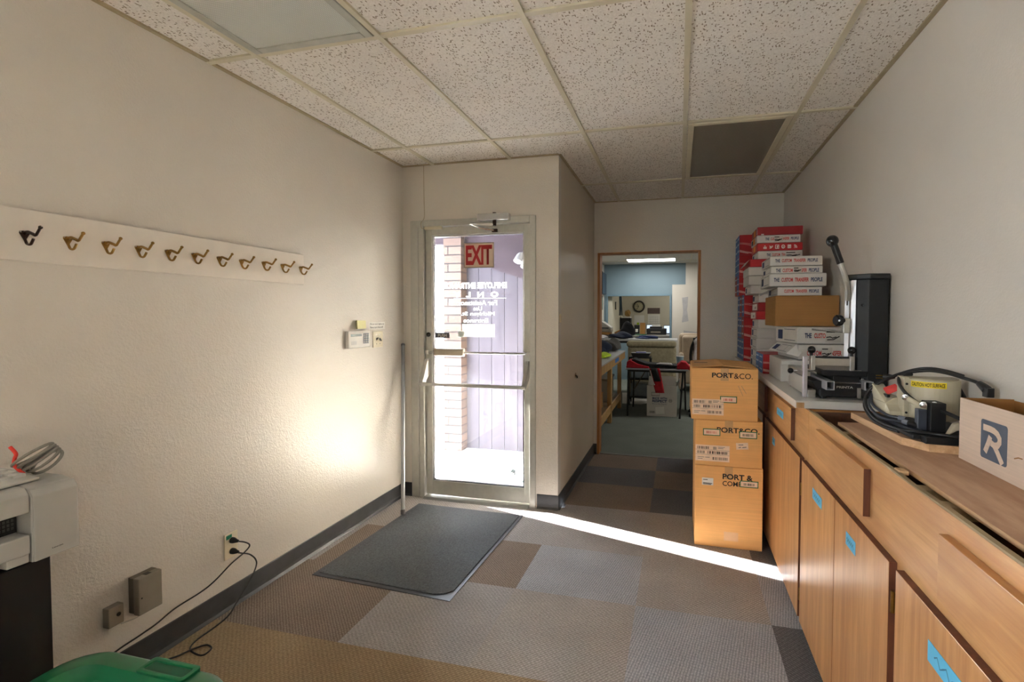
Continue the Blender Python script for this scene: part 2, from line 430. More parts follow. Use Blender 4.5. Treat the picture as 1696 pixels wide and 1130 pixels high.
# ---- ceiling and its grid
G = .6096; XA = -1.8046; RY = [-1.85, -.6328, .5864, 1.8056, 3.0248, 4.244]
struct('ceiling', MB().poly([(XL-.1, -2.5, HC+.004), (XL-.1, YD+.05, HC+.004), (XC-.05, YD+.05, HC+.004), (XR+.1, YD+.05, HC+.004), (XR+.1, -2.5, HC+.004)]).poly([(XC-.05, YD+.05, HC+.004), (XC-.05, 5.05, HC+.004), (XR+.1, 5.05, HC+.004), (XR+.1, YD+.05, HC+.004)]), CEIL)
mb = MB()
for k in range(5): mb.box(XA+k*G-.0125, XA+k*G+.0125, -2.4, YF, HC-.006, HC+.004)
for y in RY: mb.box(XL, XR, y-.0125, y+.0125, HC-.0052, HC+.004)
struct('trim_1', mb, GRID)
mb = MB()
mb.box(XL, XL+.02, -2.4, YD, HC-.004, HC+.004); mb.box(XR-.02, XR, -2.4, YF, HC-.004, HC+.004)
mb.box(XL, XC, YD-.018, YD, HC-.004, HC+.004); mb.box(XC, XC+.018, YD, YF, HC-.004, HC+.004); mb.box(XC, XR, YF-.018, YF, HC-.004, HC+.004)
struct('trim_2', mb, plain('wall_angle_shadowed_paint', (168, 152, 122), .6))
# ---- baseboards: a cove profile
def cove(name, p0, p1, n):
    p0 = Vector(p0); p1 = Vector(p1); n = Vector(n); mb = MB()
    prof = [(0, 0), (.016, 0), (.014, .004), (.006, .014), (.0045, .03), (.0045, .1), (.002, .103), (0, .103)]
    A = [mb._v(p0+n*a+Vector((0, 0, b))) for a, b in prof]; B = [mb._v(p1+n*a+Vector((0, 0, b))) for a, b in prof]
    for k in range(len(prof)-1): mb.face((A[k], A[k+1], B[k+1], B[k]))
    mb.face(A); mb.face(B[::-1]); return struct(name, mb, BASEB)
cove('baseboard_left', (XL, -2.4, 0), (XL, YD, 0), (1, 0, 0))
cove('baseboard_front', (XL, YD, 0), (-1.995, YD, 0), (0, -1, 0))
cove('baseboard_front', (-.990, YD, 0), (XC+.005, YD, 0), (0, -1, 0))
cove('baseboard_hall', (XC, YD-.004, 0), (XC, YF, 0), (1, 0, 0))
cove('baseboard_back', (XC, YF, 0), (-.80, YF, 0), (0, -1, 0))
# raw wood lining of the opening to the back room
mb = MB(); mb.box(-.797, -.773, 4.914, 5.055, 0, 2.022); mb.box(.174, .198, 4.914, 5.055, 0, 2.022); mb.box(-.797, .198, 4.914, 5.055, 2.022, 2.032)
struct('trim_3', mb, ORANGEW)
struct('trim_4', MB().box(-.797, .198, 4.93, 4.965, 0, .004), plain('carpet_edge_strip', (70, 64, 56), .5))
# ---- ceiling light fixtures
def ceiling_light(x0, y0, label, dif, frame):
    t = thing('ceiling_light', label, 'ceiling light', ((x0+x0+G)/2, y0+G, HC), 'recessed troffer lights')
    x1, y1 = x0+G, y0+2*G; a, b = .016, .052
    mb = MB(); z0, z1 = HC-.010, HC+.003
    for q in ((x0+a, x0+b, y0+a, y1-a), (x1-b, x1-a, y0+a, y1-a), (x0+b, x1-b, y0+a, y0+b), (x0+b, x1-b, y1-b, y1-a)): mb.box(*q, z0, z1)
    build('frame', mb, frame, t, bevel=.003)
    build('diffuser', MB().box(x0+b, x1-b, y0+b, y1-b, HC-.005, HC+.002), dif, t)
ceiling_light(XA, .5864, 'large recessed ceiling light with pale prismatic cover above the coat hooks', m_diffuser('prismatic_acrylic', (206, 208, 200), 0), plain('grey_light_frame', (176, 176, 166), .4))
ceiling_light(XA+3*G, 3.0248, 'unlit recessed ceiling light with dull brown-grey cover near the back doorway', m_diffuser('brown_grey_acrylic', (128, 120, 104), 0), GRID)

# ---- glazed exit door in its aluminium frame
d = bpy.data.objects.new('door_1', None); COL.objects.link(d); d.location = (-1.46, YD+.03, 0); d['kind'] = 'structure'
mb = MB(); mb.box(-1.995, -1.885, 3.393, 3.4915, 0, 2.12); mb.box(-1.045, -1.000, 3.393, 3.4915, 0, 2.12); mb.box(-1.885, -1.045, 3.393, 3.4915, 2.072, 2.12)
build('door_frame', mb, ALUF, d, bevel=.004)
mb = MB(); mb.box(-1.935, -1.925, 3.387, 3.393, 0, 2.07); build('door_stop', mb, ALU, d)
build('threshold', MB().prism([(3.36, 0), (3.38, .012), (3.47, .012), (3.49, 0)], -1.885, -1.045, 'x'), plain('worn_threshold', (120, 118, 112), .6, .2), d)
mb = MB(); mb.box(-1.882, -1.829, 3.42, 3.462, .022, 2.068); mb.box(-1.092, -1.048, 3.42, 3.462, .022, 2.068)
mb.box(-1.829, -1.092, 3.42, 3.462, .022, .130); mb.box(-1.829, -1.092, 3.42, 3.462, 2.008, 2.068)
build('door_leaf', mb, ALUF, d, bevel=.003)
mb = MB(); mb.box(-1.829, -1.817, 3.428, 3.454, .130, 2.008); mb.box(-1.104, -1.092, 3.428, 3.454, .130, 2.008); mb.box(-1.817, -1.104, 3.428, 3.454, .130, .142); mb.box(-1.817, -1.104, 3.428, 3.454, 1.996, 2.008)
build('glazing_bead', mb, STEEL, d)
gl = build('glass', MB().box(-1.817, -1.104, 3.438, 3.442, .142, 1.996), GLASS, d)
vin = m_vinyl('white_vinyl', (240, 240, 240))
U, V = (-1, 0, 0), (0, 0, 1)   # the vinyl reads from outside
def door_text(s, x0, x1, z0, z1, bold=.02, sp=1.0): return text('lettering', s, (x1, 3.4425, z0), U, V, x1-x0, z1-z0, vin, gl, bold, .0005, sp)
door_text('EMPLOYEE ENTRANCE', -1.735, -1.234, 1.603, 1.650, .05)
door_text('O N L Y', -1.66, -1.30, 1.538, 1.580, .05, 1.4)
decal('underline', (-1.24, 3.4425, 1.528), U, V, .42, .005, vin, gl)
door_text('For Assistance', -1.62, -1.31, 1.478, 1.516)
door_text('Use', -1.50, -1.43, 1.438, 1.470)
door_text('Michigan St.', -1.60, -1.33, 1.392, 1.430)
door_text('Entrance', -1.58, -1.38, 1.348, 1.380)
tl = plain('teal_ink', (70, 150, 156), .5); gi = plain('grey_stamp_ink', (96, 108, 106), .5, var=.3, scale=120)
mb = MB(); y = 3.4428
for a in ((-1.222, -1.138, .274, .279), (-1.222, -1.138, .196, .201), (-1.222, -1.217, .196, .279), (-1.143, -1.138, .196, .279)): mb.box(a[0], a[1], y, y+.0006, a[2], a[3])
build('stamp_border', mb, tl, gl)
strokes('stamp_picture', [[(.15, .35), (.3, .55), (.5, .5), (.7, .3), (.9, .25)], [(.3, .6), (.42, .78), (.5, .95)], [(.2, .5), (.35, .62), (.6, .72)], [(.3, .2), (.4, .4), (.5, .5)], [(.55, .2), (.6, .4)], [(.5, .5), (.62, .55), (.66, .75)]], (-1.217, y, .201), (1, 0, 0), V, (.074, .074), .011, gi, gl, 0)
mb = MB()
for k in range(6): mb.box(-1.126, -1.092, y, y+.0006, .200+k*.0145, .204+k*.0145)
build('stamp_lines', mb, plain('slate_lines', (96, 116, 130), .5), gl)
door_text_m = text('lettering', 'Mail-Well', (-1.095, 3.4425, .160), U, V, .128, .024, tl, gl, .01, .0005)
# hardware
mb = MB()
mb.box(-1.864, -1.05, 3.302, 3.322, .878, .902); build('push_bar', mb, ALU, d, bevel=.003)
for x0, x1 in ((-1.879, -1.848), (-1.075, -1.048)):
    mb = MB(); mb.prism([(3.42, 1.07), (3.388, 1.07), (3.300, .895), (3.318, .872), (3.40, .94), (3.42, .95)], x0, x1, 'x'); build('push_bar_arm', mb, ALU, d, bevel=.003)
build('cross_bar', MB().cyl((-1.866, 3.40, 1.121), (-1.05, 3.40, 1.125), .008, 12), STEEL, d)
for x in (-1.862, -1.054): build('cross_bar_mount', MB().box(x-.012, x+.012, 3.392, 3.42, 1.106, 1.138), ALU, d, bevel=.002)
hp = build('hand_rest', MB().prism([(3.372, 1.102), (3.402, 1.092), (3.415, 1.10), (3.415, 1.15), (3.402, 1.156), (3.378, 1.15)], -1.795, -1.555, 'x'), plain('tan_grey_metal', (176, 166, 150), .4, .4), d, bevel=.003)
build('lock_cylinder', MB().lathe((-1.858, 3.42, 1.255), (0, -1, 0), [(.017, 0), (.017, .006), (.011, .008), (.011, .004)]), BLACKG, d)
cl = build('closer_body', MB().box(-1.424, -1.183, 3.335, 3.393, 2.086, 2.136), STEEL, d, bevel=.006)
build('closer_spindle', MB().cyl((-1.30, 3.365, 2.05), (-1.30, 3.365, 2.145), .014), BRONZE, d)
build('closer_arm', MB().tube([(-1.30, 3.365, 2.058), (-1.36, 3.33, 2.056), (-1.455, 3.29, 2.062)], .008), ALU, d)
build('closer_arm', MB().tube([(-1.455, 3.29, 2.060), (-1.40, 3.34, 2.035), (-1.315, 3.412, 2.025)], .007), STEEL, d)
build('closer_bracket', MB().box(-1.335, -1.295, 3.40, 3.42, 2.012, 2.036), BRONZE, d, bevel=.002)
build('door_contact', MB().box(-1.865, -1.722, 3.372, 3.393, 2.046, 2.068), plain('cream_contact', (206, 196, 170), .4), d, bevel=.003)
build('contact_wire', MB().tube(spline([(-1.885, 3.406, 2.535), (-1.884, 3.406, 2.3), (-1.882, 3.406, 2.15), (-1.90, 3.388, 2.10), (-1.893, 3.386, 2.06), (-1.86, 3.38, 2.058)], 6), .0022, 6), plain('cream_wire', (168, 152, 122), .5), d)

# signs on the glass
t = thing('exit_sign', 'red and white EXIT sign on the upper glass of the door', 'sign', (-1.451, 3.437, 1.850))
decal('panel', (-1.571, 3.4372, 1.757), (1, 0, 0), V, .240, .187, plain('sign_grey_edge', (150, 138, 124), .5), t, .0012)
decal('panel', (-1.564, 3.4360, 1.764), (1, 0, 0), V, .226, .173, plain('sign_cream', (206, 184, 166), .5, var=.02), t, .0008, 'cream sign face')
text('lettering', 'EXIT', (-1.556, 3.4350, 1.779), (1, 0, 0), V, .210, .146, plain('exit_red', (158, 6, 18), .5), t, .035, .0006, .95)
t = thing('push_plate', 'small black PUSH plate on the door glass left side', 'sign', (-1.752, 3.437, 1.25))
decal('panel', (-1.811, 3.4372, 1.229), (1, 0, 0), V, .118, .041, plain('slate_plate', (74, 72, 80), .4), t, .0012)
text('lettering', 'PUSH', (-1.788, 3.4360, 1.237), (1, 0, 0), V, .072, .024, PAPER, t, .0, .0005, 1.1)
t = thing('entry_notice', 'white conditions notice taped outside the door glass under the mirrored lettering', 'notice', (-1.47, 3.443, 1.29))
decal('sheet', (-1.329, 3.4428, 1.241), U, V, .262, .096, m_vinyl('notice_paper', (236, 234, 226)), t)
text('lettering', 'CONDITIONS OF ENTRY', (-1.334, 3.4424, 1.318), U, V, .235, .013, plain('pale_red_ink', (240, 150, 130), .6), t, .0, -.0001)
decal('tape', (-1.575, 3.4432, 1.238), U, V, .050, .045, plain('frosted_tape', (222, 224, 216), .4), t)

# ---- outside the door
mb = MB(); mb.poly([(-60, 3.49, -.03), (60, 3.49, -.03), (60, 120, -.03), (-60, 120, -.03)]); g = struct('ground', mb, plain('asphalt', (84, 86, 92), .9, var=.15, scale=60))
struct('ground_slab', MB().box(-2.34, -.95, 3.492, 4.80, -.03, 0.0), plain('concrete_slab', (190, 189, 186), .85, var=.06, scale=20))
lav = m_wood('weathered_grey_siding', (50, 47, 52), (41, 38, 43), 'z', .6, .8); lav.node_tree.nodes['Principled BSDF'].inputs['Specular IOR Level'].default_value = .05
mb = MB()
for k in range(9): mb.box(-2.17+k*.142, -2.17+k*.142+.138, 4.80, 4.85, -.03, 2.75)
mb.box(-2.17, -.9, 4.815, 4.86, -.03, 2.75)
struct('wall_outside', mb, lav)
pur = m_wood('brown_boards_and_shade', (38, 31, 35), (30, 24, 28), 'x', .8, .7)
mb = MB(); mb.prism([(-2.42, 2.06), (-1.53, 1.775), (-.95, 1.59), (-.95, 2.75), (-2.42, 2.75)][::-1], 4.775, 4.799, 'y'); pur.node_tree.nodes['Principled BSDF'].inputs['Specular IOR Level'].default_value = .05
struct('wall_outside_shade', mb, pur)  # dark sloped panel stands in for the diagonal shade on this wall
mb = MB(); mb.box(-4.22, -2.16, 4.75, 4.86, 2.15, 2.75); struct('outside_beam', mb, pur)
struct('outside_roof', MB().box(-4.22, -.95, 3.50, 4.86, 2.22, 2.42), pur)
def m_brick():
    t = NT('pale_brick'); b = t.new('ShaderNodeTexBrick')
    mp = t.mapping((1, 1, 1), (PI/2, 0, 0)); t.link(mp, b.inputs['Vector'])
    b.inputs['Color1'].default_value = S(66, 53, 48); b.inputs['Color2'].default_value = S(56, 46, 42); b.inputs['Mortar'].default_value = S(30, 28, 28)
    b.inputs['Scale'].default_value = 1; b.inputs['Brick Width'].default_value = .42; b.inputs['Row Height'].default_value = .088; b.inputs['Mortar Size'].default_value = .007
    return t.fin(b.outputs['Color'], .85, 0, .05)
struct('brick_pillar', MB().box(-2.36, -2.165, 4.66, 4.90, -.03, 2.75), m_brick())
t = thing('flood_lamp', 'white twin flood lamp on the dark shade panel seen through the door', 'outdoor lamp', (-1.53, 4.775, 1.97))
PAPER_ = plain('grey_white_lamp', (120, 120, 124), .5)
build('back_plate', MB().lathe((-1.53, 4.775, 1.99), (0, -1, 0), [(.055, 0), (.055, .02), (.04, .03)]), PAPER_, t)
build('lamp_head', MB().lathe((-1.55, 4.745, 2.03), (-.2, -.5, -1), [(.02, 0), (.035, .03), (.045, .09), (.047, .10)]), PAPER_, t)
build('lamp_head', MB().lathe((-1.50, 4.745, 1.98), (.1, -.5, -1), [(.02, 0), (.035, .03), (.045, .09), (.047, .10)]), PAPER_, t)
t = thing('post_box', 'pale pedestal box outside beside the door glass', 'box', (-2.40, 4.45, -.03))
build('body', MB().box(-2.46, -2.37, 4.36, 4.54, 1.02, 1.345), PAPER, t, bevel=.008)
build('post', MB().box(-2.44, -2.40, 4.43, 4.47, -.03, 1.02), GREYP, t)
def car(name, label, x, y, col, s=1.0, rz=0):
    t = thing(name, label, 'car', (x, y, -.03)); X = Matrix.Translation((x, y, -.03)) @ Matrix.Rotation(rz, 4, 'Z')
    mb = MB(); mb.xf = X; mb.prism([(-2.2, .35), (2.2, .35), (2.25, .7), (2.1, .92), (1.1, 1.0), (-1.5, 1.02), (-2.2, .95)], -.85, .85, 'y'); build('body', mb, col, t, bevel=.08)
    mb = MB(); mb.xf = X; mb.prism([(-1.7, 1.0), (1.05, .98), (.35, 1.46), (-1.2, 1.48)], -.72, .72, 'y'); build('cabin', mb, plain('car_glass', (40, 62, 92), .15), t, bevel=.05)
    for sx in (-1.4, 1.4):
        for sy in (-.86, .86):
            mb = MB(); mb.xf = X; mb.cyl((sx, sy-.1 if sy > 0 else sy+.1, .33), (sx, sy, .33), .33, 18); build('wheel', mb, BLACK, t)
car('parked_car', 'blue-grey parked car seen through the left edge of the door glass', -10.3, 19.5, plain('blue_grey_paint', (120, 146, 186), .25), rz=.4)
car('parked_car', 'dark blue parked car farther off beside the street', -13.6, 23.5, plain('dark_blue_paint', (56, 84, 128), .25), rz=.2)
# ================================================================== LEFT WALL AND FLOOR THINGS
V = (0, 0, 1)
WL = (0, 1, 0)      # reading direction on the left wall (seen from the room)
# ---- coat rack
t = thing('coat_rack', 'long white wooden board with eleven brass coat hooks on left wall', 'coat rack', (XL, 1.5, 1.66))
build('board', MB().box(XL, XL+.019, .62, 2.354, 1.571, 1.740), WHITEB, t, bevel=.003)
for k, y in enumerate((1.131, 1.247, 1.363, 1.476, 1.591, 1.705, 1.825, 1.943, 2.075, 2.197, 2.327)):
    z = 1.655 + .004*(k > 7); x = XL+.019; m = BRONZE if k == 0 else BRASS
    mb = MB()
    mb.prism([(y-.012, z+.011), (y-.013, z+.005), (y-.0045, z-.012), (y, z-.022), (y+.0045, z-.012), (y+.013, z+.005), (y+.012, z+.011), (y+.005, z+.013), (y-.005, z+.013)][::-1], x, x+.004, 'x')
    mb.tube(spline([(x, y, z+.004), (x+.016, y, z+.009), (x+.038, y, z+.002), (x+.052, y, z-.003), (x+.060, y, z+.004), (x+.074, y, z+.020)], 5), [.0052]*15+[.004]*11, 8)
    mb.ball((x+.075, y, z+.021), .0058, 10)
    mb.tube(spline([(x, y, z-.006), (x+.006, y, z-.020), (x+.014, y, z-.030), (x+.028, y, z-.031), (x+.036, y, z-.023), (x+.042, y, z-.014)], 5), .004, 8)
    h = build('coat_hook', mb, m, t)
    for s in (-1, 1): build('screw', MB().lathe((x+.004, y+s*.010, z+.008), (1, 0, 0), [(.003, 0), (.003, .001), (.001, .0015)], 8), STEEL, h)
    if k == 0: h['label'] = 'dark bronze coat hook, nearest one'
# ---- alarm keypad, switch, notes
t = thing('alarm_keypad', 'white alarm keypad with grey display on the left wall', 'keypad', (XL, 2.835, 1.24))
kb = build('body', MB().box(XL, XL+.026, 2.724, 2.948, 1.186, 1.298), PAPER, t, bevel=.004)
decal('display', (XL+.0262, 2.745, 1.262), WL, V, .115, .016, plain('grey_lcd', (120, 130, 132), .2), t)
decal('key_field', (XL+.0262, 2.872, 1.212), WL, V, .060, .068, plain('key_grey', (96, 108, 122), .4), t)
mb = MB()
for a in range(3):
    for b in range(4): mb.box(XL+.0262, XL+.0295, 2.877+a*.0185, 2.889+a*.0185, 1.217+b*.0158, 1.227+b*.0158)
build('keys', mb, GREYP, t)
mb = MB()
for a in range(3): mb.box(XL+.0262, XL+.0268, 2.752+a*.018, 2.764+a*.018, 1.208, 1.232)
build('label_print', mb, plain('faint_print', (214, 214, 212), .6), t)
t = thing('light_switch', 'cream double toggle light switch plate right of the alarm keypad', 'light switch', (XL, 3.07, 1.232))
build('plate', MB().box(XL, XL+.006, 3.013, 3.128, 1.175, 1.289), IVORY, t, bevel=.002)
for y, up in ((3.051, 1), (3.090, -1)):
    build('toggle', MB().prism([(XL+.006, 1.224), (XL+.006, 1.241), (XL+.019, 1.232+.010*up+.004), (XL+.019, 1.232+.010*up-.004)], y-.005, y+.005, 'y'), plain('brown_toggle', (92, 84, 74), .4), t)
mb = MB()
for y in (3.051, 3.090):
    for z in (1.200, 1.264): mb.lathe((XL+.006, y, z), (1, 0, 0), [(.004, 0), (.004, .001), (.001, .0015)], 8)
build('screws', mb, STEEL, t)
t = thing('sticky_note', 'pale yellow curling sticky note above the alarm keypad', 'note', (XL, 2.88, 1.335))
mb = MB()
for a, b in (((2.815, .022, 1.368), (2.826, .004, 1.366)), ((2.826, .004, 1.366), (2.86, .002, 1.366)), ((2.86, .002, 1.366), (2.935, .0015, 1.365))):
    mb.poly([(XL+a[1]+.004, a[0], 1.310), (XL+b[1]+.004, b[0], 1.311), (XL+b[1], b[0], b[2]), (XL+a[1], a[0], a[2])])
build('sheet', mb, NOTEY, t)
t = thing('paper_sign', 'small white printed reminder taped above the light switch', 'sign', (XL, 3.07, 1.328))
decal('sheet', (XL+.0006, 2.975, 1.302), WL, V, .188, .052, PAPER, t)
text('lettering', 'Please turn lights on', (XL+.0012, 2.985, 1.332), WL, V, .165, .013, BLKI, t, .01, .0004)
text('lettering', 'Never turn these off', (XL+.0012, 2.985, 1.311), WL, V, .150, .013, BLKI, t, .01, .0004)
# ---- pole leaning in the corner
mb = MB(); a = Vector((-1.858, 3.040, .0130)); b = Vector((-2.051, 3.375, 1.178)); mb.cyl(a, b, .0135, 18)
t = thing('metal_pole', 'grey metal pole leaning against the left wall beside the exit door', 'pole', (-1.858, 3.04, 0))
build('tube', mb, plain('zinc_tube', (156, 158, 160), .3, .8), t)
dr = (b-a).normalized(); build('rubber_foot', MB().lathe(a-dr*.003, dr, [(.016, 0), (.016, .03), (.014, .032)], 16), plain('foot_grey', (90, 84, 84), .6), t)
build('end_cap', MB().lathe(b-dr*.01, dr, [(.015, 0), (.015, .012), (.010, .018)], 16), plain('cap_grey', (120, 120, 120), .5), t)
# ---- doormat
t = thing('doormat', 'dark grey rubber backed doormat in front of the exit door', 'doormat', (-1.47, 2.72, 0))
P4 = [(-1.903, 2.214), (-1.074, 2.168), (-1.043, 3.244), (-1.862, 3.266)]
c = Vector((sum(p[0] for p in P4)/4, sum(p[1] for p in P4)/4))
ins = lambda k: [tuple(Vector(p)+(c-Vector(p)).normalized()*k) for p in P4]
build('rubber_border', MB().prism(P4, .0005, .004, 'z'), RUB, t)
q = ins(.034); cc = Vector(q[1]); q2 = [q[0], (cc.x-.085, cc.y+.004), (cc.x-.03, cc.y+.022), (cc.x+.001, cc.y+.06), q[2], q[3]]
build('pile', MB().prism(q2, .004, .0085, 'z'), MATM, t, bevel=.002)
# ---- outlet with two plugs
t = thing('wall_outlet', 'ivory wall outlet with a green sticker low on the left wall', 'outlet', (XL, 1.87, .30))
pl = build('plate', MB().box(XL, XL+.006, 1.838, 1.909, .240, .362), IVORY, t, bevel=.002)
for z in (.273, .325): build('socket', MB().prism([(1.874+.0165*math.cos(a*PI/8), z+.0145*math.sin(a*PI/8)) for a in range(16)], XL+.006, XL+.0075, 'x'), plain('ivory_socket', (206, 196, 168), .4), t)
decal('sticker', (XL+.0062, 1.846, .335), WL, V, .030, .019, plain('green_sticker', (20, 128, 96), .5), t)
for nm, lab, z, pts in (
    ('power_cord', 'black power cord from the lower socket looping down onto the carpet', .273, [(-2.038, 1.874, .270), (-2.02, 1.885, .262), (-2.015, 1.93, .235), (-2.015, 1.965, .19), (-2.018, 1.965, .15), (-2.018, 1.925, .10), (-2.010, 1.85, .045), (-2.005, 1.80, .012), (-2.000, 1.725, .004), (-1.995, 1.640, .004), (-1.971, 1.587, .004), (-1.919, 1.567, .004), (-1.879, 1.569, .004), (-1.885, 1.609, .004), (-1.926, 1.621, .004), (-1.947, 1.585, .009), (-1.975, 1.54, .004), (-1.995, 1.51, .004), (-2.02, 1.44, .004), (-2.03, 1.30, .004)]),
    ('power_cord', 'black power cord from the upper socket trailing along the wall to the left', .325, [(-2.036, 1.874, .322), (-2.008, 1.895, .312), (-1.996, 1.912, .29), (-2.01, 1.895, .262), (-2.03, 1.842, .231), (-2.045, 1.766, .184), (-2.050, 1.70, .167), (-2.050, 1.588, .161), (-2.050, 1.512, .142), (-2.050, 1.45, .135), (-2.050, 1.33, .12), (-2.045, 1.15, .05), (-2.03, 1.10, .006)])):
    c_ = thing(nm, lab, 'power cord', (XL+.03, 1.874, z), 'cords in the wall outlet')
    build('plug', MB().tube([(XL+.0075, 1.874, z), (XL+.022, 1.874, z), (XL+.034, 1.874, z-.001), (XL+.046, 1.877, z-.002)], [.0145, .0135, .009, .005], 12), BLACK, c_, bevel=.001)
    build('cord', MB().tube(spline(pts, 6), .0034, 8), CORD, c_)
# ---- two small wall boxes
t = thing('junction_box', 'grey-beige square wall box, the larger one, left of the outlet', 'wall box', (XL, 1.465, .305))
build('base', MB().box(XL, XL+.028, 1.424, 1.512, .236, .376), plain('box_base', (104, 94, 82), .5), t, bevel=.002)
build('cover', MB().box(XL+.030, XL+.060, 1.420, 1.508, .234, .378), GREYD, t, bevel=.003)
build('knockout', MB().box(XL+.03, XL+.05, 1.455, 1.475, .3775, .3790), BLACK, t)
build('screw', MB().lathe((XL+.060, 1.430, .300), (1, 0, 0), [(.003, 0), (.003, .001), (.001, .0015)], 10), BLACK, t)
build('wire', MB().tube(spline([(XL+.02, 1.462, .236), (XL+.018, 1.458, .218), (XL+.014, 1.44, .210), (XL+.012, 1.41, .214), (XL+.012, 1.388, .218)], 5), .0018, 6), GREYP, t)
t = thing('phone_jack_box', 'small grey wall box with a round socket, beside the larger box', 'wall box', (XL, 1.36, .27))
build('cover', MB().box(XL, XL+.032, 1.334, 1.386, .232, .306), GREYD, t, bevel=.003)
build('socket', MB().lathe((XL+.032, 1.367, .272), (1, 0, 0), [(.0075, 0), (.0075, .002), (.004, .003), (.004, .001)], 14), BLACK, t)
# ---- hall wall: small plate and a knob hole cover
t = thing('wall_plate', 'tiny brass wall plate low on the hall wall', 'wall plate', (XC, 4.01, .90))
build('plate', MB().lathe((XC, 4.015, .905), (1, 0, 0), [(.022, 0), (.022, .002), (.012, .006)], 14), BRASS, t)
build('hook', MB().tube([(XC+.004, 4.0, .905), (XC+.018, 3.99, .90), (XC+.020, 3.985, .885)], .006), BRONZE, t)
t = thing('door_strike', 'narrow cream switch strip at the near edge of the hall wall', 'wall plate', (XC, 3.455, 1.38))
build('plate', MB().box(XC, XC+.010, 3.44, 3.478, 1.352, 1.412), plain('cream_strip', (214, 200, 170), .4), t, bevel=.002)

# ---- printer on a dark stand
PX = -1.72
t = thing('printer_stand', 'black cabinet stand under the printer against the left wall', 'stand', (-1.9, .65, 0))
build('cabinet', MB().box(-2.045, PX-.045, .30, 1.012, .02, .700), plain('black_laminate', (17, 16, 18), .4), t, bevel=.003)
build('plinth', MB().box(-2.04, PX-.07, .32, 1.0, 0, .02), BLACK, t)
t = thing('printer', 'light grey office printer on the black stand at far left', 'printer', (-1.9, .75, .700))
mb = MB(); prof = [(-2.04, .713), (PX-.004, .713), (PX-.004, .893), (PX-.022, .918), (PX-.05, .924), (-2.04, .924)]
mb.prism([(x, z) for x, z in prof], .948, 1.050, 'y')
mb.prism([(-2.04, .713), (PX-.06, .713), (PX-.06, .924), (-2.04, .924)], .45, .948, 'y')
build('body', mb, GREYP, t, bevel=.003)
build('side_panel', MB().prism([(PX-.02, .713), (PX, .713), (PX, .896), (PX-.014, .913), (PX-.02, .914)], .951, 1.056, 'y'), GREYP, t, bevel=.004)
build('top_cover', MB().prism([(PX-.06, .855), (PX-.002, .855), (PX-.002, .905), (PX-.02, .922), (PX-.06, .924)], .45, .945, 'y'), GREYP, t, bevel=.003)
build('output_slot', MB().box(PX-.0595, PX-.055, .45, .944, .795, .855), plain('slot_black', (14, 14, 14), .6), t)
mb = MB()
for k in range(4):
    for j in range(4): mb.box(PX-.0545, PX-.053, .905+k*.009, .910+k*.009, .806+j*.011, .813+j*.011)
build('vent', mb, plain('vent_grey', (60, 60, 58), .5), t)
build('paper_tray', MB().box(PX-.06, PX+.002, .45, .942, .742, .795), GREYP, t, bevel=.004)
build('tray_lip', MB().box(PX-.055, PX-.004, .894, .942, .718, .742), GREYP, t, bevel=.003)
build('foot', MB().box(PX-.10, PX-.06, .47, .52, .700, .714), BLACK, t); build('foot', MB().box(PX-.10, PX-.06, .97, 1.01, .700, .714), BLACK, t)
build('foot', MB().box(-2.03, -1.99, .97, 1.01, .700, .714), BLACK, t); build('foot', MB().box(-2.03, -1.99, .47, .52, .700, .714), BLACK, t)
text('lettering', 'LaserJet', (PX, .990, .733), WL, V, .026, .005, BLKI, t, .02, .0006)
kt = thing('keyboard', 'white keyboard lying on top of the printer', 'keyboard', (-1.85, .85, .9245))
mb = MB(); mb.prism([(-1.985, .926), (-1.770, .926), (-1.766, .934), (-1.985, .950)], .60, .995, 'y')
build('case', mb, plain('keyboard_white', (206, 204, 196), .5), kt, bevel=.003)
for r in range(5):
    for cidx in range(12):
        x = -1.805 - r*.036; y = .985 - cidx*.031
        zz_ = .9345 + (-1.766-x)*.073
        build('key', MB().box(x-.030, x-.002, y-.027, y, zz_-.002, zz_+.008), plain('key_white', (214, 212, 205), .5) if (r, cidx) == (0, 0) else bpy.data.materials['key_white'], kt, bevel=.002)
cb = thing('cable_coil', 'grey cable bundle tied with a red tie on top of the printer', 'cable', (-1.80, 1.0, .925))
for k in range(5):
    a = .012*k; pts = []
    for j in range(24):
        th = 2*PI*j/24
        pts.append((-1.80+.055*math.cos(th)-.004*k+.012*math.sin(th), 1.030+.018*math.sin(th)*(.6+.25*k)-.006*k, .965+a*.55+.034*math.sin(th+.5+.18*k)))
    build('loop', MB().tube(pts, .0042, 8, closed=True), CORDG, cb)
rt_ = plain('red_tie', (206, 44, 30), .5)
build('tie', MB().tube(spline([(-1.842, 1.0, .935), (-1.852, .985, .962), (-1.845, .982, .985), (-1.836, .98, 1.0), (-1.85, .975, 1.02)], 5), .0045, 8), rt_, cb)

# ---- green tote at the bottom edge
t = thing('green_tote', 'green plastic storage tote with snap lid at the bottom left', 'storage tote', (-1.37, .68, 0))
def rrect(x0, x1, y0, y1, r, n=6):
    out = []
    for cx, cy, a0 in ((x1-r, y0+r, -PI/2), (x1-r, y1-r, 0), (x0+r, y1-r, PI/2), (x0+r, y0+r, PI)):
        for k in range(n+1): out.append((cx+r*math.cos(a0+k*PI/2/n), cy+r*math.sin(a0+k*PI/2/n)))
    return out
def loft(mb, loops, capb=True, capt=True):
    R = [[mb._v((p[0], p[1], z)) for p in lp] for lp, z in loops]; n = len(R[0]); old = mb.smooth; mb.smooth = True
    for A, B in zip(R, R[1:]):
        for j in range(n): mb.face((A[j], A[(j+1) % n], B[(j+1) % n], B[j]))
    mb.smooth = False
    if capb: mb.face(R[0][::-1])
    if capt: mb.face(R[-1])
    mb.smooth = old
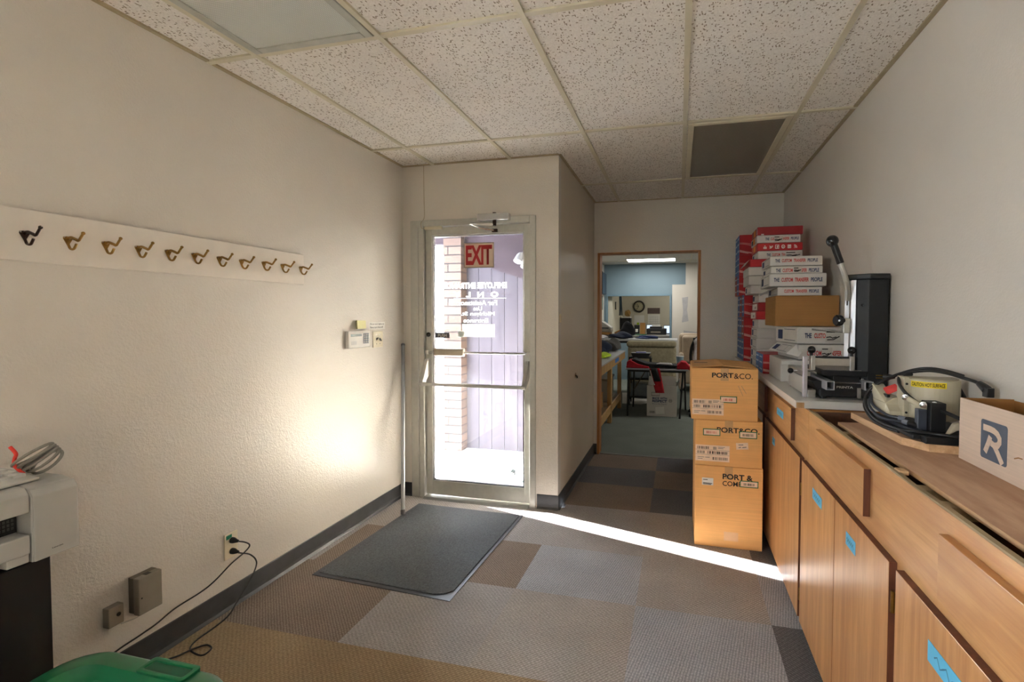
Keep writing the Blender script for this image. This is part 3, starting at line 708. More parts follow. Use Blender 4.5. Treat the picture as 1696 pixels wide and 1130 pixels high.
x0, x1, y0, y1 = -1.645, -1.105, .25, 1.035
mb = MB(); loft(mb, [(rrect(x0+.07, x1-.07, y0+.07, y1-.07, .05), 0), (rrect(x0+.035, x1-.035, y0+.035, y1-.035, .06), .405)]); build('tub', mb, GREEN, t)
mb = MB()
loft(mb, [(rrect(x0, x1, y0, y1, .10), .395), (rrect(x0, x1, y0, y1, .10), .425), (rrect(x0+.006, x1-.006, y0+.006, y1-.006, .097), .437), (rrect(x0+.02, x1-.02, y0+.02, y1-.02, .09), .446),
          (rrect(x0+.065, x1-.065, y0+.065, y1-.065, .07), .448), (rrect(x0+.085, x1-.085, y0+.085, y1-.085, .06), .422), (rrect(x0+.10, x1-.10, y0+.10, y1-.10, .05), .420)], False, True)
build('lid', mb, GREEN, t)
hx = -1.335
mb = MB(); loft(mb, [(rrect(hx-.060, hx+.10, y1-.066, y1-.008, .010, 3), .440), (rrect(hx-.060, hx+.10, y1-.066, y1-.008, .010, 3), .453), (rrect(hx-.054, hx+.094, y1-.060, y1-.014, .008, 3), .455), (rrect(hx-.048, hx+.088, y1-.054, y1-.020, .008, 3), .453), (rrect(hx-.047, hx+.087, y1-.053, y1-.021, .008, 3), .4495)])
build('lid_handle', mb, GREEN, t)
build('handle_recess', MB().box(hx-.044, hx+.084, y1-.051, y1-.023, .4490, .4500), plain('recess_green', (16, 76, 50), .5), t)
# ================================================================== CABINETS ALONG THE RIGHT WALL
CF = .535          # front of the doors
LB = (0, -1, 0)    # reading direction on faces that look into the room (towards -x): left = far
def tape_note(parent, y0, y1, z, h, name='tape_label', mark=True, peel=False):
    """blue painters tape with a pencilled word; y0 is the far (left) end"""
    o = decal(name, (CF-.0006, y0, z), LB, V, y0-y1, h, BTAPE, parent, .0008)
    if mark:
        n = 5; pts = [(.12+.76*k/(n*3), .5+.22*math.sin(k*2.1)) for k in range(n*3)]
        strokes('handwriting', [pts], (CF-.0014, y0, z), LB, V, (y0-y1, h), .0035, plain('pencil', (50, 110, 150), .7) if 'pencil' not in bpy.data.materials else bpy.data.materials['pencil'], o, .0004)
    return o
def cab_door(parent, y0, y1, z0, z1, hinge=None):
    o = build('door', MB().box(CF, CF+.019, y1, y0, z0, z1), [CABV], parent, bevel=.0015)
    decal('door_edge', (CF+.019, y1-.0003, z0), (-1, 0, 0), V, .0185, z1-z0, CABE, o, .0002)
    decal('door_edge', (CF+.0003, y1, z1+.0006), (0, 1, 0), (1, 0, 0), y0-y1, .0185, CABE, o, .0002)
    if hinge is not None:
        for z in hinge: build('hinge', MB().cyl((CF+.008, y1-.007, z-.028), (CF+.008, y1-.007, z+.028), .0055, 10).box(CF+.012, CF+.0195, y1-.018, y1-.002, z-.026, z+.026), BRASS, o)
    return o
def cab_drawer(parent, y0, y1, z0, z1):
    o = build('drawer', MB().box(CF, CF+.019, y1, y0, z0, z1), CABH, parent, bevel=.0015)
    decal('drawer_edge', (CF+.019, y1-.0003, z0), (-1, 0, 0), V, .0185, z1-z0, CABE, o, .0002)
    return o
FF0, FF1 = CF+.0195, CF+.032
t = thing('base_cabinet', 'wooden base cabinet with laminate worktop above, behind the stacked boxes', 'cabinet', (.74, 3.6, 0))
mb = MB(); mb.box(FF0, FF1, 2.345, 4.90, .03, .075); mb.box(FF0, FF1, 2.345, 4.90, .745, .80); mb.box(FF0, FF1, 2.345, 4.90, .935, .984)
for a, b in ((2.345, 2.62), (3.05, 3.36), (4.3, 4.9)): mb.box(FF0, FF1, a, b, .80, .935)
mb.box(FF0, FF1, 2.345, 2.42, .075, .745); mb.box(FF0, FF1, 3.32, 3.42, .075, .745); mb.box(FF0, FF1, 4.3, 4.9, .075, .745)
build('face_frame', mb, CABH, t)
mb = MB(); mb.box(FF1, .918, 2.405, 2.424, .03, .984); mb.box(FF1, .918, 4.88, 4.90, .03, .984); mb.box(FF1, .918, 2.424, 4.88, .03, .05); mb.box(.906, .918, 2.424, 4.88, .05, .984)
build('carcase', mb, CABIN, t)
build('end_rail', MB().box(CF+.022, .915, 2.398, 2.4045, .952, .984), m_wood('end_rail_wood', (176, 124, 70), (136, 88, 44), 'x', 1, .5), t)
build('toe_board', MB().box(CF+.03, CF+.045, 2.345, 4.90, 0, .03), BLACK, t)
dr_ = cab_drawer(t, 3.066, 2.600, .792, .950); tape_note(dr_, 2.945, 2.775, .858, .038)
dr_ = cab_drawer(t, 3.80, 3.36, .792, .950)
d_ = cab_door(t, 3.339, 2.408, .032, .760, (.62, .14)); tape_note(d_, 3.064, 2.994, .660, .042)
d_ = cab_door(t, 4.28, 3.42, .032, .760)
wt = build('worktop', MB().box(.512, XR-.001, 2.400, 4.922, .986, 1.020), LAM, None, (.72, 3.6, .986), bevel=.0015)
tag(wt, 'grey-white laminate worktop carrying the cartons and the press', 'worktop')
build('worn_edge', MB().box(.516, .548, 2.3985, 2.3998, .987, 1.012), m_wood('raw_edge_wood', (206, 170, 124), (176, 132, 86), 'z', 2, .7), wt)
t = thing('base_cabinet', 'near wooden base cabinet with no worktop, plywood laid over it', 'cabinet', (.74, 1.3, 0))
mb = MB(); mb.box(FF0, FF1, .30, 2.342, .03, .075); mb.box(FF0, FF1, .30, 2.342, .745, .80); mb.box(FF0, FF1, .30, 2.342, .935, .984)
for a, b in ((2.15, 2.342), (1.18, 1.64), (.30, .62)): mb.box(FF0, FF1, a, b, .80, .935)
for a, b in ((2.33, 2.342), (1.39, 1.44), (.30, .44)): mb.box(FF0, FF1, a, b, .075, .745)
build('face_frame', mb, CABH, t)
# ragged raw top of the face frame where the worktop was torn off
rng = random.Random(4); pts = []; y = 2.342; top = []
while y > .30:
    top.append((y, .984 + rng.choice((.003, .005, .006, .008)))); y -= rng.uniform(.05, .19)
prof = [(2.342, .984)] + top + [(.30, .992), (.30, .984)]
build('torn_top_edge', MB().prism(prof[::-1], FF0+.0005, FF1, 'x'), CABTOP, t)
build('splinter', MB().box(FF1-.004, FF1+.018, 1.455, 1.490, .983, .994), PLYE, t, bevel=.002)
mb = MB(); mb.box(FF1, .918, 2.326, 2.342, .03, .984); mb.box(FF1, .918, .30, .318, .03, .984); mb.box(FF1, .918, .318, 2.326, .03, .05); mb.box(.906, .918, .318, 2.326, .05, .984); mb.box(FF1, .906, 1.40, 1.42, .05, .93)
build('carcase', mb, CABIN, t)
for y in (1.97, 1.38, 1.27, .75): build('cross_rail', MB().box(FF1, .906, y-.02, y+.02, .950, .9775), CABTOP, t)
build('toe_board', MB().box(CF+.03, CF+.045, .30, 2.342, 0, .03), BLACK, t)
cab_drawer(t, 2.160, 1.625, .804, .946)
cab_drawer(t, 1.192, .66, .801, .940)
d_ = cab_door(t, 2.370, 1.893, .032, .760); tape_note(d_, 2.178, 2.047, .660, .042)
d_ = cab_door(t, 1.889, 1.433, .032, .760, (.66, .14)); tape_note(d_, 1.765, 1.677, .658, .042)
d_ = cab_door(t, 1.392, .91, .032, .760); tape_note(d_, 1.22, .98, .648, .046)
# plywood over the open cabinet
p = MB().prism([(.600, 2.10), (.600, .33), (.915, .33), (.915, 2.13)][::-1], .978, .990, 'z')
pb = build('plywood_board', p, PLY, None, (.75, 1.2, .978), bevel=.001); tag(pb, 'large plywood board lying over the open cabinet', 'board')
decal('board_edge', (.5997, 2.10, .978), LB, V, 1.77, .012, PLYE, pb, .0005)
pts = [(.672, 2.19), (.690, 1.775), (.735, 1.700), (.90, 1.665), (.915, 1.66), (.915, 2.22)]
pb2 = build('plywood_board', MB().prism(pts[::-1], .9906, 1.0145, 'z'), PLY, None, (.8, 1.9, .9906), bevel=.001); tag(pb2, 'smaller plywood board with a cut corner under the beige heat press', 'board')
mb = MB()
for a, b in (((.672, 2.19), (.690, 1.775)), ((.690, 1.775), (.735, 1.700)), ((.735, 1.700), (.915, 1.662))):
    n = Vector((b[1]-a[1], -(b[0]-a[0]), 0)).normalized()*.0006
    A = Vector((*a, 0.9906))+n if n.x < 0 or True else 0; Bv = Vector((*b, 0.9906))+n
    if (A-Vector((.8, 1.9, 0.9906))).length < (Vector((*a, 0.9906))-Vector((.8, 1.9, 0.9906))).length: n = -n; A = Vector((*a, 0.9906))+n; Bv = Vector((*b, 0.9906))+n
    mb.poly([A, Bv, Bv+Vector((0, 0, .0238)), A+Vector((0, 0, .0238))])
build('board_edge', mb, PLYE, pb2)

# ================================================================== CARTONS
def xf(x, y, z, rz=0): return Matrix.Translation((x, y, z)) @ Matrix.Rotation(rz, 4, 'Z')
def barcode(parent, O, u, v, wd, ht, mat=BLKI, seed=1, name='barcode'):
    r = random.Random(seed); mb = MB(); O = Vector(O); u = Vector(u).normalized(); v = Vector(v).normalized(); n = u.cross(v); x = 0
    while x < wd:
        b = r.choice((.0015, .002, .0035))*wd/.06
        if x+b > wd: break
        mb.poly([O+u*x+n*.0006, O+u*(x+b)+n*.0006, O+u*(x+b)+v*ht+n*.0006, O+u*x+v*ht+n*.0006]); x += b + r.choice((.0015, .0025, .004))*wd/.06
    return build(name, mb, mat, parent)
def ship_label(p, O, wd, ht, seed):
    u = (1, 0, 0); l = decal('shipping_label', O, u, V, wd, ht, plain('label_paper', (242, 214, 188), .6) if 'label_paper' not in bpy.data.materials else bpy.data.materials['label_paper'], p, .0008)
    O = Vector(O)+Vector((0, -.0008, 0))
    for k, (a, b, c) in enumerate(((.05, .74, .36), (.52, .74, .10), (.05, .46, .22), (.36, .46, .58), (.50, .10, .44))):
        barcode(l, O+Vector((wd*a, 0, ht*b)), u, V, wd*c, ht*.17, seed=seed+k)
    mb = MB()
    for z in (.40, .69): mb.box(O.x, O.x+wd, O.y-.0004, O.y, O.z+ht*z, O.z+ht*z+.0012)
    for a, b, c in ((.06, .22, .2), (.06, .12, .15), (.66, .88, .2), (.66, .80, .16), (.28, .22, .14)): mb.box(O.x+wd*a, O.x+wd*(a+c), O.y-.0005, O.y, O.z+ht*b, O.z+ht*b+.003)
    build('print', mb, GRYI, l); return l
def green_label(p, O, wd, ht, seed, red=False):
    l = decal('green_label', O, (1, 0, 0), V, wd, ht, GRNI, p, .0008)
    O = Vector(O)+Vector((0, -.0008, 0)); f = decal('label_face', O+Vector((.005, 0, .005)), (1, 0, 0), V, wd-.010, ht-.010, bpy.data.materials['label_paper'], l, .0005)
    barcode(l, O+Vector((wd*.2, -.0006, ht*.3)), (1, 0, 0), V, wd*.6, ht*.36, REDI if red else BLKI, seed)
def port_box(x0, x1, z0, z1, label, d=.45, top=False):
    yb = 3.095; t = thing('shipping_carton', label, 'carton', ((x0+x1)/2, yb+d/2, z0), 'cartons stacked on the floor')
    b = build('body', MB().box(x0, x1, yb, yb+d, z0, z1), KRAFT, t, bevel=.004)
    if not top:
        mb = MB(); mb.box(x0+.004, x1-.004, yb+.003, yb+d/2-.002, z1, z1+.0015); mb.box(x0+.004, x1-.004, yb+d/2+.002, yb+d-.003, z1, z1+.0015); build('flap', mb, KRAFT, t)
    else:
        xm = (x0+x1)/2-.01
        for a, b_, s in ((x0+.003, xm-.002, 1), (xm+.002, x1-.003, -1)):
            mb = MB(); za, zb = (z1+.001, z1+.016) if s > 0 else (z1+.014, z1+.001)
            mb.prism([(a, za), (b_, zb), (b_, zb+.003), (a, za+.003)], yb+.002, yb+d-.002, 'y'); build('flap', mb, KRAFT, t)
        decal('tape', (x0+.02, yb+.2, z1+.012), (1, 0, 0), (0, 1, 0), .09, .05, TAPEC, t)
    xm = (x0+x1)/2
    decal('packing_tape', (xm-.022, yb, z1-.075), (1, 0, 0), V, .046, .075, TAPEC, t, .0003)
    return t, yb
t, yb = port_box(.104, .492, .0, .494, 'tall bottom kraft carton with two-line lettering, on the carpet')
text('lettering', 'PORT &', (.264, yb-.0002, .418), (1, 0, 0), V, .170, .034, BLKI, t, .03, .0003); text('lettering', 'COMPANY', (.264, yb-.0002, .378), (1, 0, 0), V, .190, .030, BLKI, t, .012, .0003)
decal('label_sheet', (.145, yb, .375), (1, 0, 0), V, .066, .044, PAPER, t, .0008); strokes('print', [[(.1, .75), (.5, .75)], [(.1, .3), (.9, .25)], [(.1, .15), (.8, .12)]], (.145, yb-.0008, .375), (1, 0, 0), V, (.066, .044), .004, BLKI, t, .0004)
ship = plain('label_paper', (242, 214, 188), .6)
green_label(t, (.362, yb, .378), .104, .040, 3)
decal('paper_patch', (.275, yb, .045), (1, 0, 0), V, .082, .054, plain('patch_tape', (224, 178, 132), .4), t)
t, yb = port_box(.104, .486, .4965, .772, 'middle kraft carton with two green-edged labels, in the floor stack')
text('lettering', 'PORT&CO.', (.228, yb-.0002, .700), (1, 0, 0), V, .240, .032, BLKI, t, .02, .0003)
green_label(t, (.148, yb, .678), .100, .042, 5, True); green_label(t, (.355, yb, .672), .100, .042, 6)
ship_label(t, (.106, yb, .522), .196, .098, 11)
s_ = decal('torn_label', (.340, yb, .602), (.99, 0, .08), (-.08, 0, .99), .068, .040, bpy.data.materials['label_paper'], t); strokes('print', [[(.2, .3), (.4, .35)], [(.5, .3), (.85, .35)], [(.2, .7), (.6, .7)]], (.340, yb-.0006, .602), (.99, 0, .08), (-.08, 0, .99), (.068, .04), .005, GRYI, s_, .0005)
t, yb = port_box(.078, .457, .7745, 1.087, 'top kraft carton with lifted flaps, on the floor stack', .46, True)
text('lettering', 'PORT', (.196, yb-.0002, 1.030), (1, 0, 0), V, .122, .030, BLKI, t, .03, .0003); text('lettering', '&CO.', (.322, yb-.0002, 1.026), (1, 0, 0), V, .104, .033, BLKI, t, .004, .0003)
ship_label(t, (.083, yb, .803), .182, .096, 21); green_label(t, (.244, yb, .880), .096, .040, 9, True)
strokes('scratch', [[(.0, 1), (.6, 0)], [(.4, 1), (1, .25)]], (.346, yb, .925), (1, 0, 0), V, (.045, .06), .0015, GRYI, t)

TCP = [('THE', NAVY), ('CUSTOM', REDI), ('TRANSFER', REDI), ('PEOPLE', NAVY)]
def tcp_text(p, O, u, total, ht, skip=()):
    O = Vector(O); u = Vector(u).normalized(); wds = [.115, .235, .285, .235]; gap = (1-sum(wds))/3; x = 0
    for k, ((s, m), wd) in enumerate(zip(TCP, wds)):
        if k not in skip: text('lettering', s, O+u*(x*total), u, V, wd*total, ht, m, p, .03)
        x += wd+gap
def end_label(b, A, ul, h, dep):
    """address panel printed on the left end of a white carton: A = lower far corner, ul runs towards the camera"""
    A = Vector(A); ul = Vector(ul).normalized()
    n = ul.cross(Vector(V))
    q = decal('end_print', A+ul*dep*.12+Vector((0, 0, h*.2)), ul, V, dep*.22, h*.6, NAVY, b, .0006)
    mb = MB(); o = A+n*.0006
    for za, zb, a, c in ((.16, .20, .42, .92), (.84, .88, .42, .92)):
        mb.poly([o+ul*dep*a+Vector((0, 0, h*za)), o+ul*dep*c+Vector((0, 0, h*za)), o+ul*dep*c+Vector((0, 0, h*zb)), o+ul*dep*a+Vector((0, 0, h*zb))])
    build('end_frame', mb, SLATEI, b)
def carton(name, label, x, y, z0, z1, wd, dp, mat, rz=0, group=None, words=None, skip=(), sticker=None, cat='carton', end=True):
    """front-left-bottom corner at x, y, z0; rz turns it about that corner"""
    t = thing(name, label, cat, (x, y, z0), group)
    X = xf(x, y, 0, rz); mb = MB(); mb.xf = X; mb.box(0, wd, 0, dp, z0+.0008, z1)
    b = build('body', mb, mat, t, bevel=.0035)
    mb = MB(); mb.xf = X; mb.box(.004, wd-.004, .002, dp-.004, z1, z1+.0012); build('lid', mb, mat, t)
    u = X.to_3x3() @ Vector((1, 0, 0)); h = z1-z0
    if words: tcp_text(t, X @ Vector((wd*words[0], -.0004, z0+h*words[2])), u, wd*(words[1]-words[0]), h*words[3], skip)
    if sticker:
        a, b2 = sticker; s_ = decal('address_sticker', X @ Vector((wd*a, -.0012, z0+h*.12)), u, V, wd*(b2-a), h*.72, plain('sticker_grey', (196, 192, 184), .5) if 'sticker_grey' not in bpy.data.materials else bpy.data.materials['sticker_grey'], t)
        strokes('print', [[(.05, .85), (.6, .85)], [(.05, .4), (.3, .45), (.45, .35), (.7, .45)], [(.1, .2), (.5, .22), (.9, .5)]], X @ Vector((wd*a, -.002, z0+h*.12)), u, V, (wd*(b2-a), h*.72), .006, BLKI, s_, .0004)
    if end: end_label(t, X @ Vector((-.0003, dp, z0)), X.to_3x3() @ Vector((0, -1, 0)), h, dp)
    return t, X
# ---- near stack on the worktop, bottom to top
WS = 'cartons of the near stack on the worktop'
t, X = carton('white_carton', 'plump sunlit white carton at the bottom of the near stack on the worktop', .575, 3.08, 1.0205, 1.148, .325, .37, WBOX, .0, WS, end=False)
mb = MB(); mb.prism([(3.08, 1.149), (3.062, 1.143), (3.066, 1.120), (3.078, 1.118)], .577, .898, 'x'); build('folded_flap', mb, WHITE, t, bevel=.002)
t, X = carton('white_carton', 'white carton with a lifted end flap, second from bottom of the near stack', .662, 3.06, 1.152, 1.236, .25, .36, WBOX, .12, WS, (-.02, 1.30, .28, .34), (0, 3), (.50, .73), end=False)
A = X @ Vector((-.002, .02, 1.236)); Bq = X @ Vector((-.002, .35, 1.236)); dn = X.to_3x3() @ Vector((-.062, -.02, -.050))
mb = MB(); mb.poly([A, Bq, Bq+dn, A+dn]); mb.poly([A+Vector((0, 0, .002)), Bq+Vector((0, 0, .002)), Bq+dn+Vector((0, 0, .002)), A+dn+Vector((0, 0, .002))]); mb.poly([A, A+dn, A+dn+Vector((0, 0, .002)), A+Vector((0, 0, .002))]); fl = build('end_flap', mb, WHITE, t)
uu = (A-Bq).normalized(); vv = -dn.normalized(); nn = uu.cross(vv)
decal('end_print', Bq+dn+uu*.03-vv*-.015+nn*.0025, uu, vv, .075, .045, NAVY, fl); strokes('end_frame', [[(0, 0), (1, 0)], [(0, 1), (1, 1)], [(0, .1), (0, .9)], [(.7, .1), (.7, .9)]], Bq+dn+uu*.13+vv*.012+nn*.0026, uu, vv, (.17, .052), .003, SLATEI, fl, .0003)
mb = MB(); mb.poly([A+dn, A, X @ Vector((.02, -.006, 1.195)), X @ Vector((-.002, -.01, 1.168))]); build('corner_fold', mb, WHITE, t)
t, X = carton('white_carton', 'white carton with blue and red lettering directly under the brown box', .660, 3.08, 1.2405, 1.335, .255, .37, WBOX, .13, WS, (.16, 1.42, .36, .30), (2, 3), (.60, .93))
t, X = carton('brown_carton', 'plain brown cardboard box in the middle of the near stack', .566, 3.22, 1.339, 1.523, .349, .36, KRAFTD, .0, WS, end=False)
decal('flap_seam', (.57, 3.2195, 1.516), (1, 0, 0), V, .34, .0015, KRAFTI, t)
t, X = carton('white_carton', 'thin white carton lying directly on the brown box', .592, 3.30, 1.527, 1.579, .25, .31, WBOX, .02, WS, (.0, .93, .34, .38), (0,))
mb = MB(); mb.poly([(.585, 3.31, 1.578), (.592, 3.60, 1.578), (.525, 3.56, 1.545), (.500, 3.36, 1.528)]); mb.poly([(.585, 3.31, 1.580), (.500, 3.36, 1.530), (.525, 3.56, 1.547), (.592, 3.60, 1.580)]); build('end_flap', mb, WHITE, t)
mb = MB(); mb.poly([(.62, 3.298, 1.528), (.83, 3.298, 1.528), (.80, 3.262, 1.527), (.74, 3.255, 1.5262), (.65, 3.27, 1.5262)]); build('loose_flap', mb, PAPER, t)
t, X = carton('white_carton', 'wide white carton with the largest lettering, third from top of the near stack', .543, 3.30, 1.584, 1.662, .322, .33, WBOX, .0, WS, (.08, .93, .36, .32))
t, X = carton('white_carton', 'white carton with a sticker over its lettering, second from top of the near stack', .552, 3.31, 1.665, 1.708, .293, .32, WBOX, -.01, WS, (.10, .93, .16, .52), (), (.44, .60))
t, X = carton('white_carton', 'white carton with clear lettering on top of the near stack', .545, 3.30, 1.711, 1.768, .296, .32, WBOX, .0, WS, (.10, .91, .38, .36))
# ---- red and blue box standing beside the near stack
def red_box(label, x, y, z0, z1, wd, dp, group, seed=0):
    t = thing('red_box', label, 'carton', (x, y, z0), group)
    build('body', MB().box(x, x+wd, y, y+dp, z0+.0006, z1-.0006), RED, t, bevel=.003)
    h = z1-z0; r = random.Random(seed); n = max(2, round(dp/.15))
    for k in range(n):
        a = y+dp-dp*k/n; wdk = dp/n*.94
        m = BLUEC if (k+seed) % 4 != 3 else REDD
        s_ = decal('side_panel', (x-.0006, a, z0+.002), LB, V, wdk, h-.004, m, t)
        for q in (.18, .52, .80):
            decal('side_print', (x-.0014, a-wdk*.12, z0+h*q), LB, V, wdk*.72, h*r.uniform(.05, .10), plain('pale_print', (196, 210, 226), .5) if 'pale_print' not in bpy.data.materials else bpy.data.materials['pale_print'], s_)
    yf = y-.0006
    arc = lambda o: [(.02+.46*(1-math.cos(a)), .30+.36*math.sin(a+.9)+o) for a in [k*.2 for k in range(8)]]
    st = plain('pale_red_print', (226, 170, 160), .5) if 'pale_red_print' not in bpy.data.materials else bpy.data.materials['pale_red_print']
    P1 = [(.0+.62*k/9, .60+.0*k-.34*(k/9)**2.2) for k in range(10)]; P2 = [(.0+.55*k/9, .55-.34*(k/9)**2.2) for k in range(10)]
    strokes('stitch_print', [P1, P2], (x, yf, z0), (1, 0, 0), V, (.30, h), .0035, st, t)
    strokes('script_print', [[(0, .24), (.15, .16), (.33, .10)], [(0, .20), (.15, .12), (.3, .07)], [(0, .16), (.2, .07)]], (x, yf, z0), (1, 0, 0), V, (.36, h), .006, st, t)
    decal('blue_tag', (x+.165, yf, z0+h*.10), (1, 0, 0), V, .065, h*.16, NAVY, t)
    return t
RS = 'red and blue boxes against the back wall'
names = ['bottom', 'second from bottom', 'third from bottom', 'third from top', 'second from top', 'topmost']
for k in range(6):
    if k < 3: x, y, dp, z0, z1 = .537, 4.45, .455, 1.0205+k*.188, 1.0205+(k+1)*.188
    else: x, y, dp, z0, z1 = .510, 4.60, .30, 1.5845+(k-3)*.176, 1.5845+(k-2)*.176
    red_box('red box with blue side in the tall column against the back wall, %s' % names[k], x, y, z0, z1, .34, dp, RS, k)
red_box('red box with blue side standing on the worktop just behind the sunlit white carton', .540, 3.47, 1.0205, 1.150, .33, .30, None, 0)
# ---- far stack on the worktop, between the near stack and the red column
FS = 'cartons of the far stack on the worktop'
def flapcard(t, X, x0, x1, y, za, zb, mat, out=.05):
    mb = MB(); mb.xf = X; mb.poly([(x0, y, za), (x1, y, za), (x1, y-out, zb), (x0, y-out, zb)]); mb.poly([(x0, y, za+.002), (x0, y-out, zb+.002), (x1, y-out, zb+.002), (x1, y, za+.002)])
    return build('flap', mb, mat, t)
fs = [  # z0, z1, x, y, width, depth, material, label
    (1.0205, 1.090, .545, 3.80, .30, .30, WBOX, 'white carton at the foot of the far stack on the worktop'),
    (1.092, 1.160, .548, 3.80, .30, .30, WBOX, 'white carton second from the foot of the far stack'),
    (1.162, 1.240, .545, 3.81, .30, .30, WBOX, 'white carton third from the foot of the far stack'),
    (1.242, 1.312, .550, 3.80, .30, .30, WBOX, 'white carton with red print, just under two red ones in the far stack'),
    (1.314, 1.374, .556, 3.80, .30, .30, WBOX, 'white carton with blue mark, lower of the pair below the red cartons'),
    (1.376, 1.436, .540, 3.79, .30, .30, RED, 'red carton with white end label in the far stack beside the brown box'),
    (1.438, 1.498, .552, 3.80, .30, .30, REDD, 'red carton with a white slip, upper one beside the brown box'),
    (1.500, 1.560, .556, 3.80, .30, .30, WBOX, 'white carton with a blue square on its end, level with the brown box top'),
    (1.562, 1.622, .500, 3.80, .30, .30, WBOX, 'white carton seen end-on behind the loose flap in the far stack'),
    (1.624, 1.690, .485, 3.80, .30, .30, WBOX, 'white carton with a plain grey end, seventh from top of the far stack'),
    (1.692, 1.752, .482, 3.79, .30, .30, WBOX, 'grey-white carton sticking out left under a red one in the far stack'),
    (1.754, 1.808, .492, 3.79, .30, .30, RED, 'red carton with drooping white end flap in the far stack'),
    (1.810, 1.866, .546, 3.80, .294, .28, WBOX, 'white lettered carton below the red one with icons in the far stack'),
    (1.868, 1.922, .541, 3.80, .299, .28, RED, 'red carton with a row of white icons, third from top of the far stack'),
    (1.924, 1.978, .537, 3.80, .288, .28, WBOX, 'white lettered carton second from top of the far stack'),
    (1.980, 2.038, .541, 3.80, .300, .28, REDD, 'plain red carton on top of the far stack')]
orange = plain('orange_print', (226, 150, 40), .5)
for k, (z0, z1, x, y, wd, dp, m, lab) in enumerate(fs):
    isw = m is WBOX
    t, X = carton('red_carton' if not isw else 'white_carton', lab, x, y, z0, z1, wd, dp, m, 0, FS, (.20, .96, .34, .36) if k in (12, 14) else None, (3,) if k == 12 else (), (.40, .60) if k == 14 else ((.62, .98) if k == 12 else None), end=isw and k not in (4, 9, 10))
    h = z1-z0
    if k in (13, 14, 15):
        decal('end_print', (x-.0006, y+dp*.62, z0+h*.12), LB, V, dp*.30, h*.76, orange, t)
    if k == 15:
        decal('white_mark', (x+.025, y-.0005, z0+h*.02), (1, 0, 0), V, .018, .008, PAPER, t); decal('white_edge', (x-.0008, y+dp*.1, z0+h*.1), LB, V, dp*.08, h*.8, PAPER, t)
    if k == 13:
        for j in range(6):
            O = (x+.040+j*.040, y-.0004, z0+h*.24); sz = (.024, h*.52); ic = [
                [[(.1, .1), (.9, .1), (.9, .5), (.1, .5), (.1, .1)], [(.1, .3), (.9, .3)], [(.3, .9), (.45, .65), (.6, .9)]],
                [[(.05, .2), (.4, .15), (.8, .45), (.95, .8)], [(.05, .8), (.45, .5), (.8, .75)], [(.1, .5), (.5, .3)]],
                [[(.05, .05), (.95, .05), (.95, .95), (.05, .95), (.05, .05)], [(.55, .0), (.55, .7), (.8, .8)], [(.35, .45), (.8, .45)]],
                [[(.5+.42*math.cos(a*.5236), .5+.42*math.sin(a*.5236)) for a in range(13)], [(.42, .15), (.5, .6), (.65, .5)]],
                [[(.1, .1), (.9, .1), (.9, .9), (.1, .9), (.1, .1)], [(.5+.2*math.cos(a*.7854), .45+.2*math.sin(a*.7854)) for a in range(9)], [(.1, .75), (.9, .75)]],
                [[(.1, .9), (.5, .8), (.8, .5), (.9, .1)], [(.1, .6), (.4, .5), (.6, .1)], [(.1, .15), (.25, .15)]]][j]
            strokes('icon', ic, O, (1, 0, 0), V, sz, .0045, PAPER, t)
    if k == 11: flapcard(t, xf(x, y, 0, -PI/2) @ Matrix.Translation((-.28, 0, 0)), .0, .26, 0, z1, z1-.045, WHITE, .035)
    if k in (5, 6): decal('end_label', (x-.0006, y+dp*.9, z0+h*.12), LB, V, dp*.75, h*.74, PAPER, t); barcode(t, (x-.0014, y+dp*.5, z0+h*.25), LB, V, dp*.25, h*.3, seed=k)
    if k in (4, 7): decal('blue_mark', (x-.0006, y+dp*.95, z0+h*.2), LB, V, dp*.25, h*.6, NAVY, t)

# ---- open carton with the R mark on the plywood
t = thing('open_carton', 'open pale cardboard box with a dark R mark on the plywood', 'carton', (.85, 1.40, .9905))
x0, x1, y0, y1, z0, z1, k = .788, .920, 1.10, 1.653, .9906, 1.165, .004
build('front_wall', MB().box(x0, x0+k, y0, y1, z0, z1), PINKC, t); build('back_wall', MB().box(x1-k, x1, y0, y1, z0, z1-.004), KRAFTI, t)
build('side_wall', MB().box(x0+k, x1-k, y1-k, y1, z0, z1), KRAFTI, t); build('side_wall', MB().box(x0+k, x1-k, y0, y0+k, z0, z1), KRAFTI, t)
build('bottom', MB().box(x0+k, x1-k, y0+k, y1-k, z0, z0+k), KRAFTI, t)
mk = MB(); yy0, yy1, za, zb = 1.548, 1.439, 1.024, 1.126; r_ = .008; n = 5; out = []
for cx, cz, a0 in ((yy1+r_, za+r_, PI), (yy0-r_, za+r_, -PI/2), (yy0-r_, zb-r_, 0), (yy1+r_, zb-r_, PI/2)):
    for j in range(n+1): out.append((cx+r_*math.cos(a0+j*PI/2/n), cz+r_*math.sin(a0+j*PI/2/n)))
mk.prism(out, x0-.0006, x0-.0001, 'x'); lg = build('logo_panel', mk, SLATEI, t)
bowl = [(.08, .80), (.40, .80)] + [(.44+.34*math.sin(a*.349), .555+.245*math.cos(a*.349)) for a in range(10)] + [(.44, .31+.0)]
bowl = [(.10, .80), (.38, .80), (.52, .785), (.65, .735), (.735, .645), (.735, .54), (.67, .455), (.55, .42), (.44, .45)]
strokes('logo_letter', [bowl, [(.42, .46), (.54, .42), (.68, .27), (.86, .04)], [(.40, .62), (.33, .44), (.20, .17)]], (x0-.0006, yy0, za), LB, V, (yy0-yy1, zb-za), .0165, PINKC, lg, .0006)
strokes('scuff', [[(0, 0), (.5, .3), (1, .35)]], (x0, 1.412, 1.055), LB, V, (.03, .02), .003, KRAFTI, t, .0005)

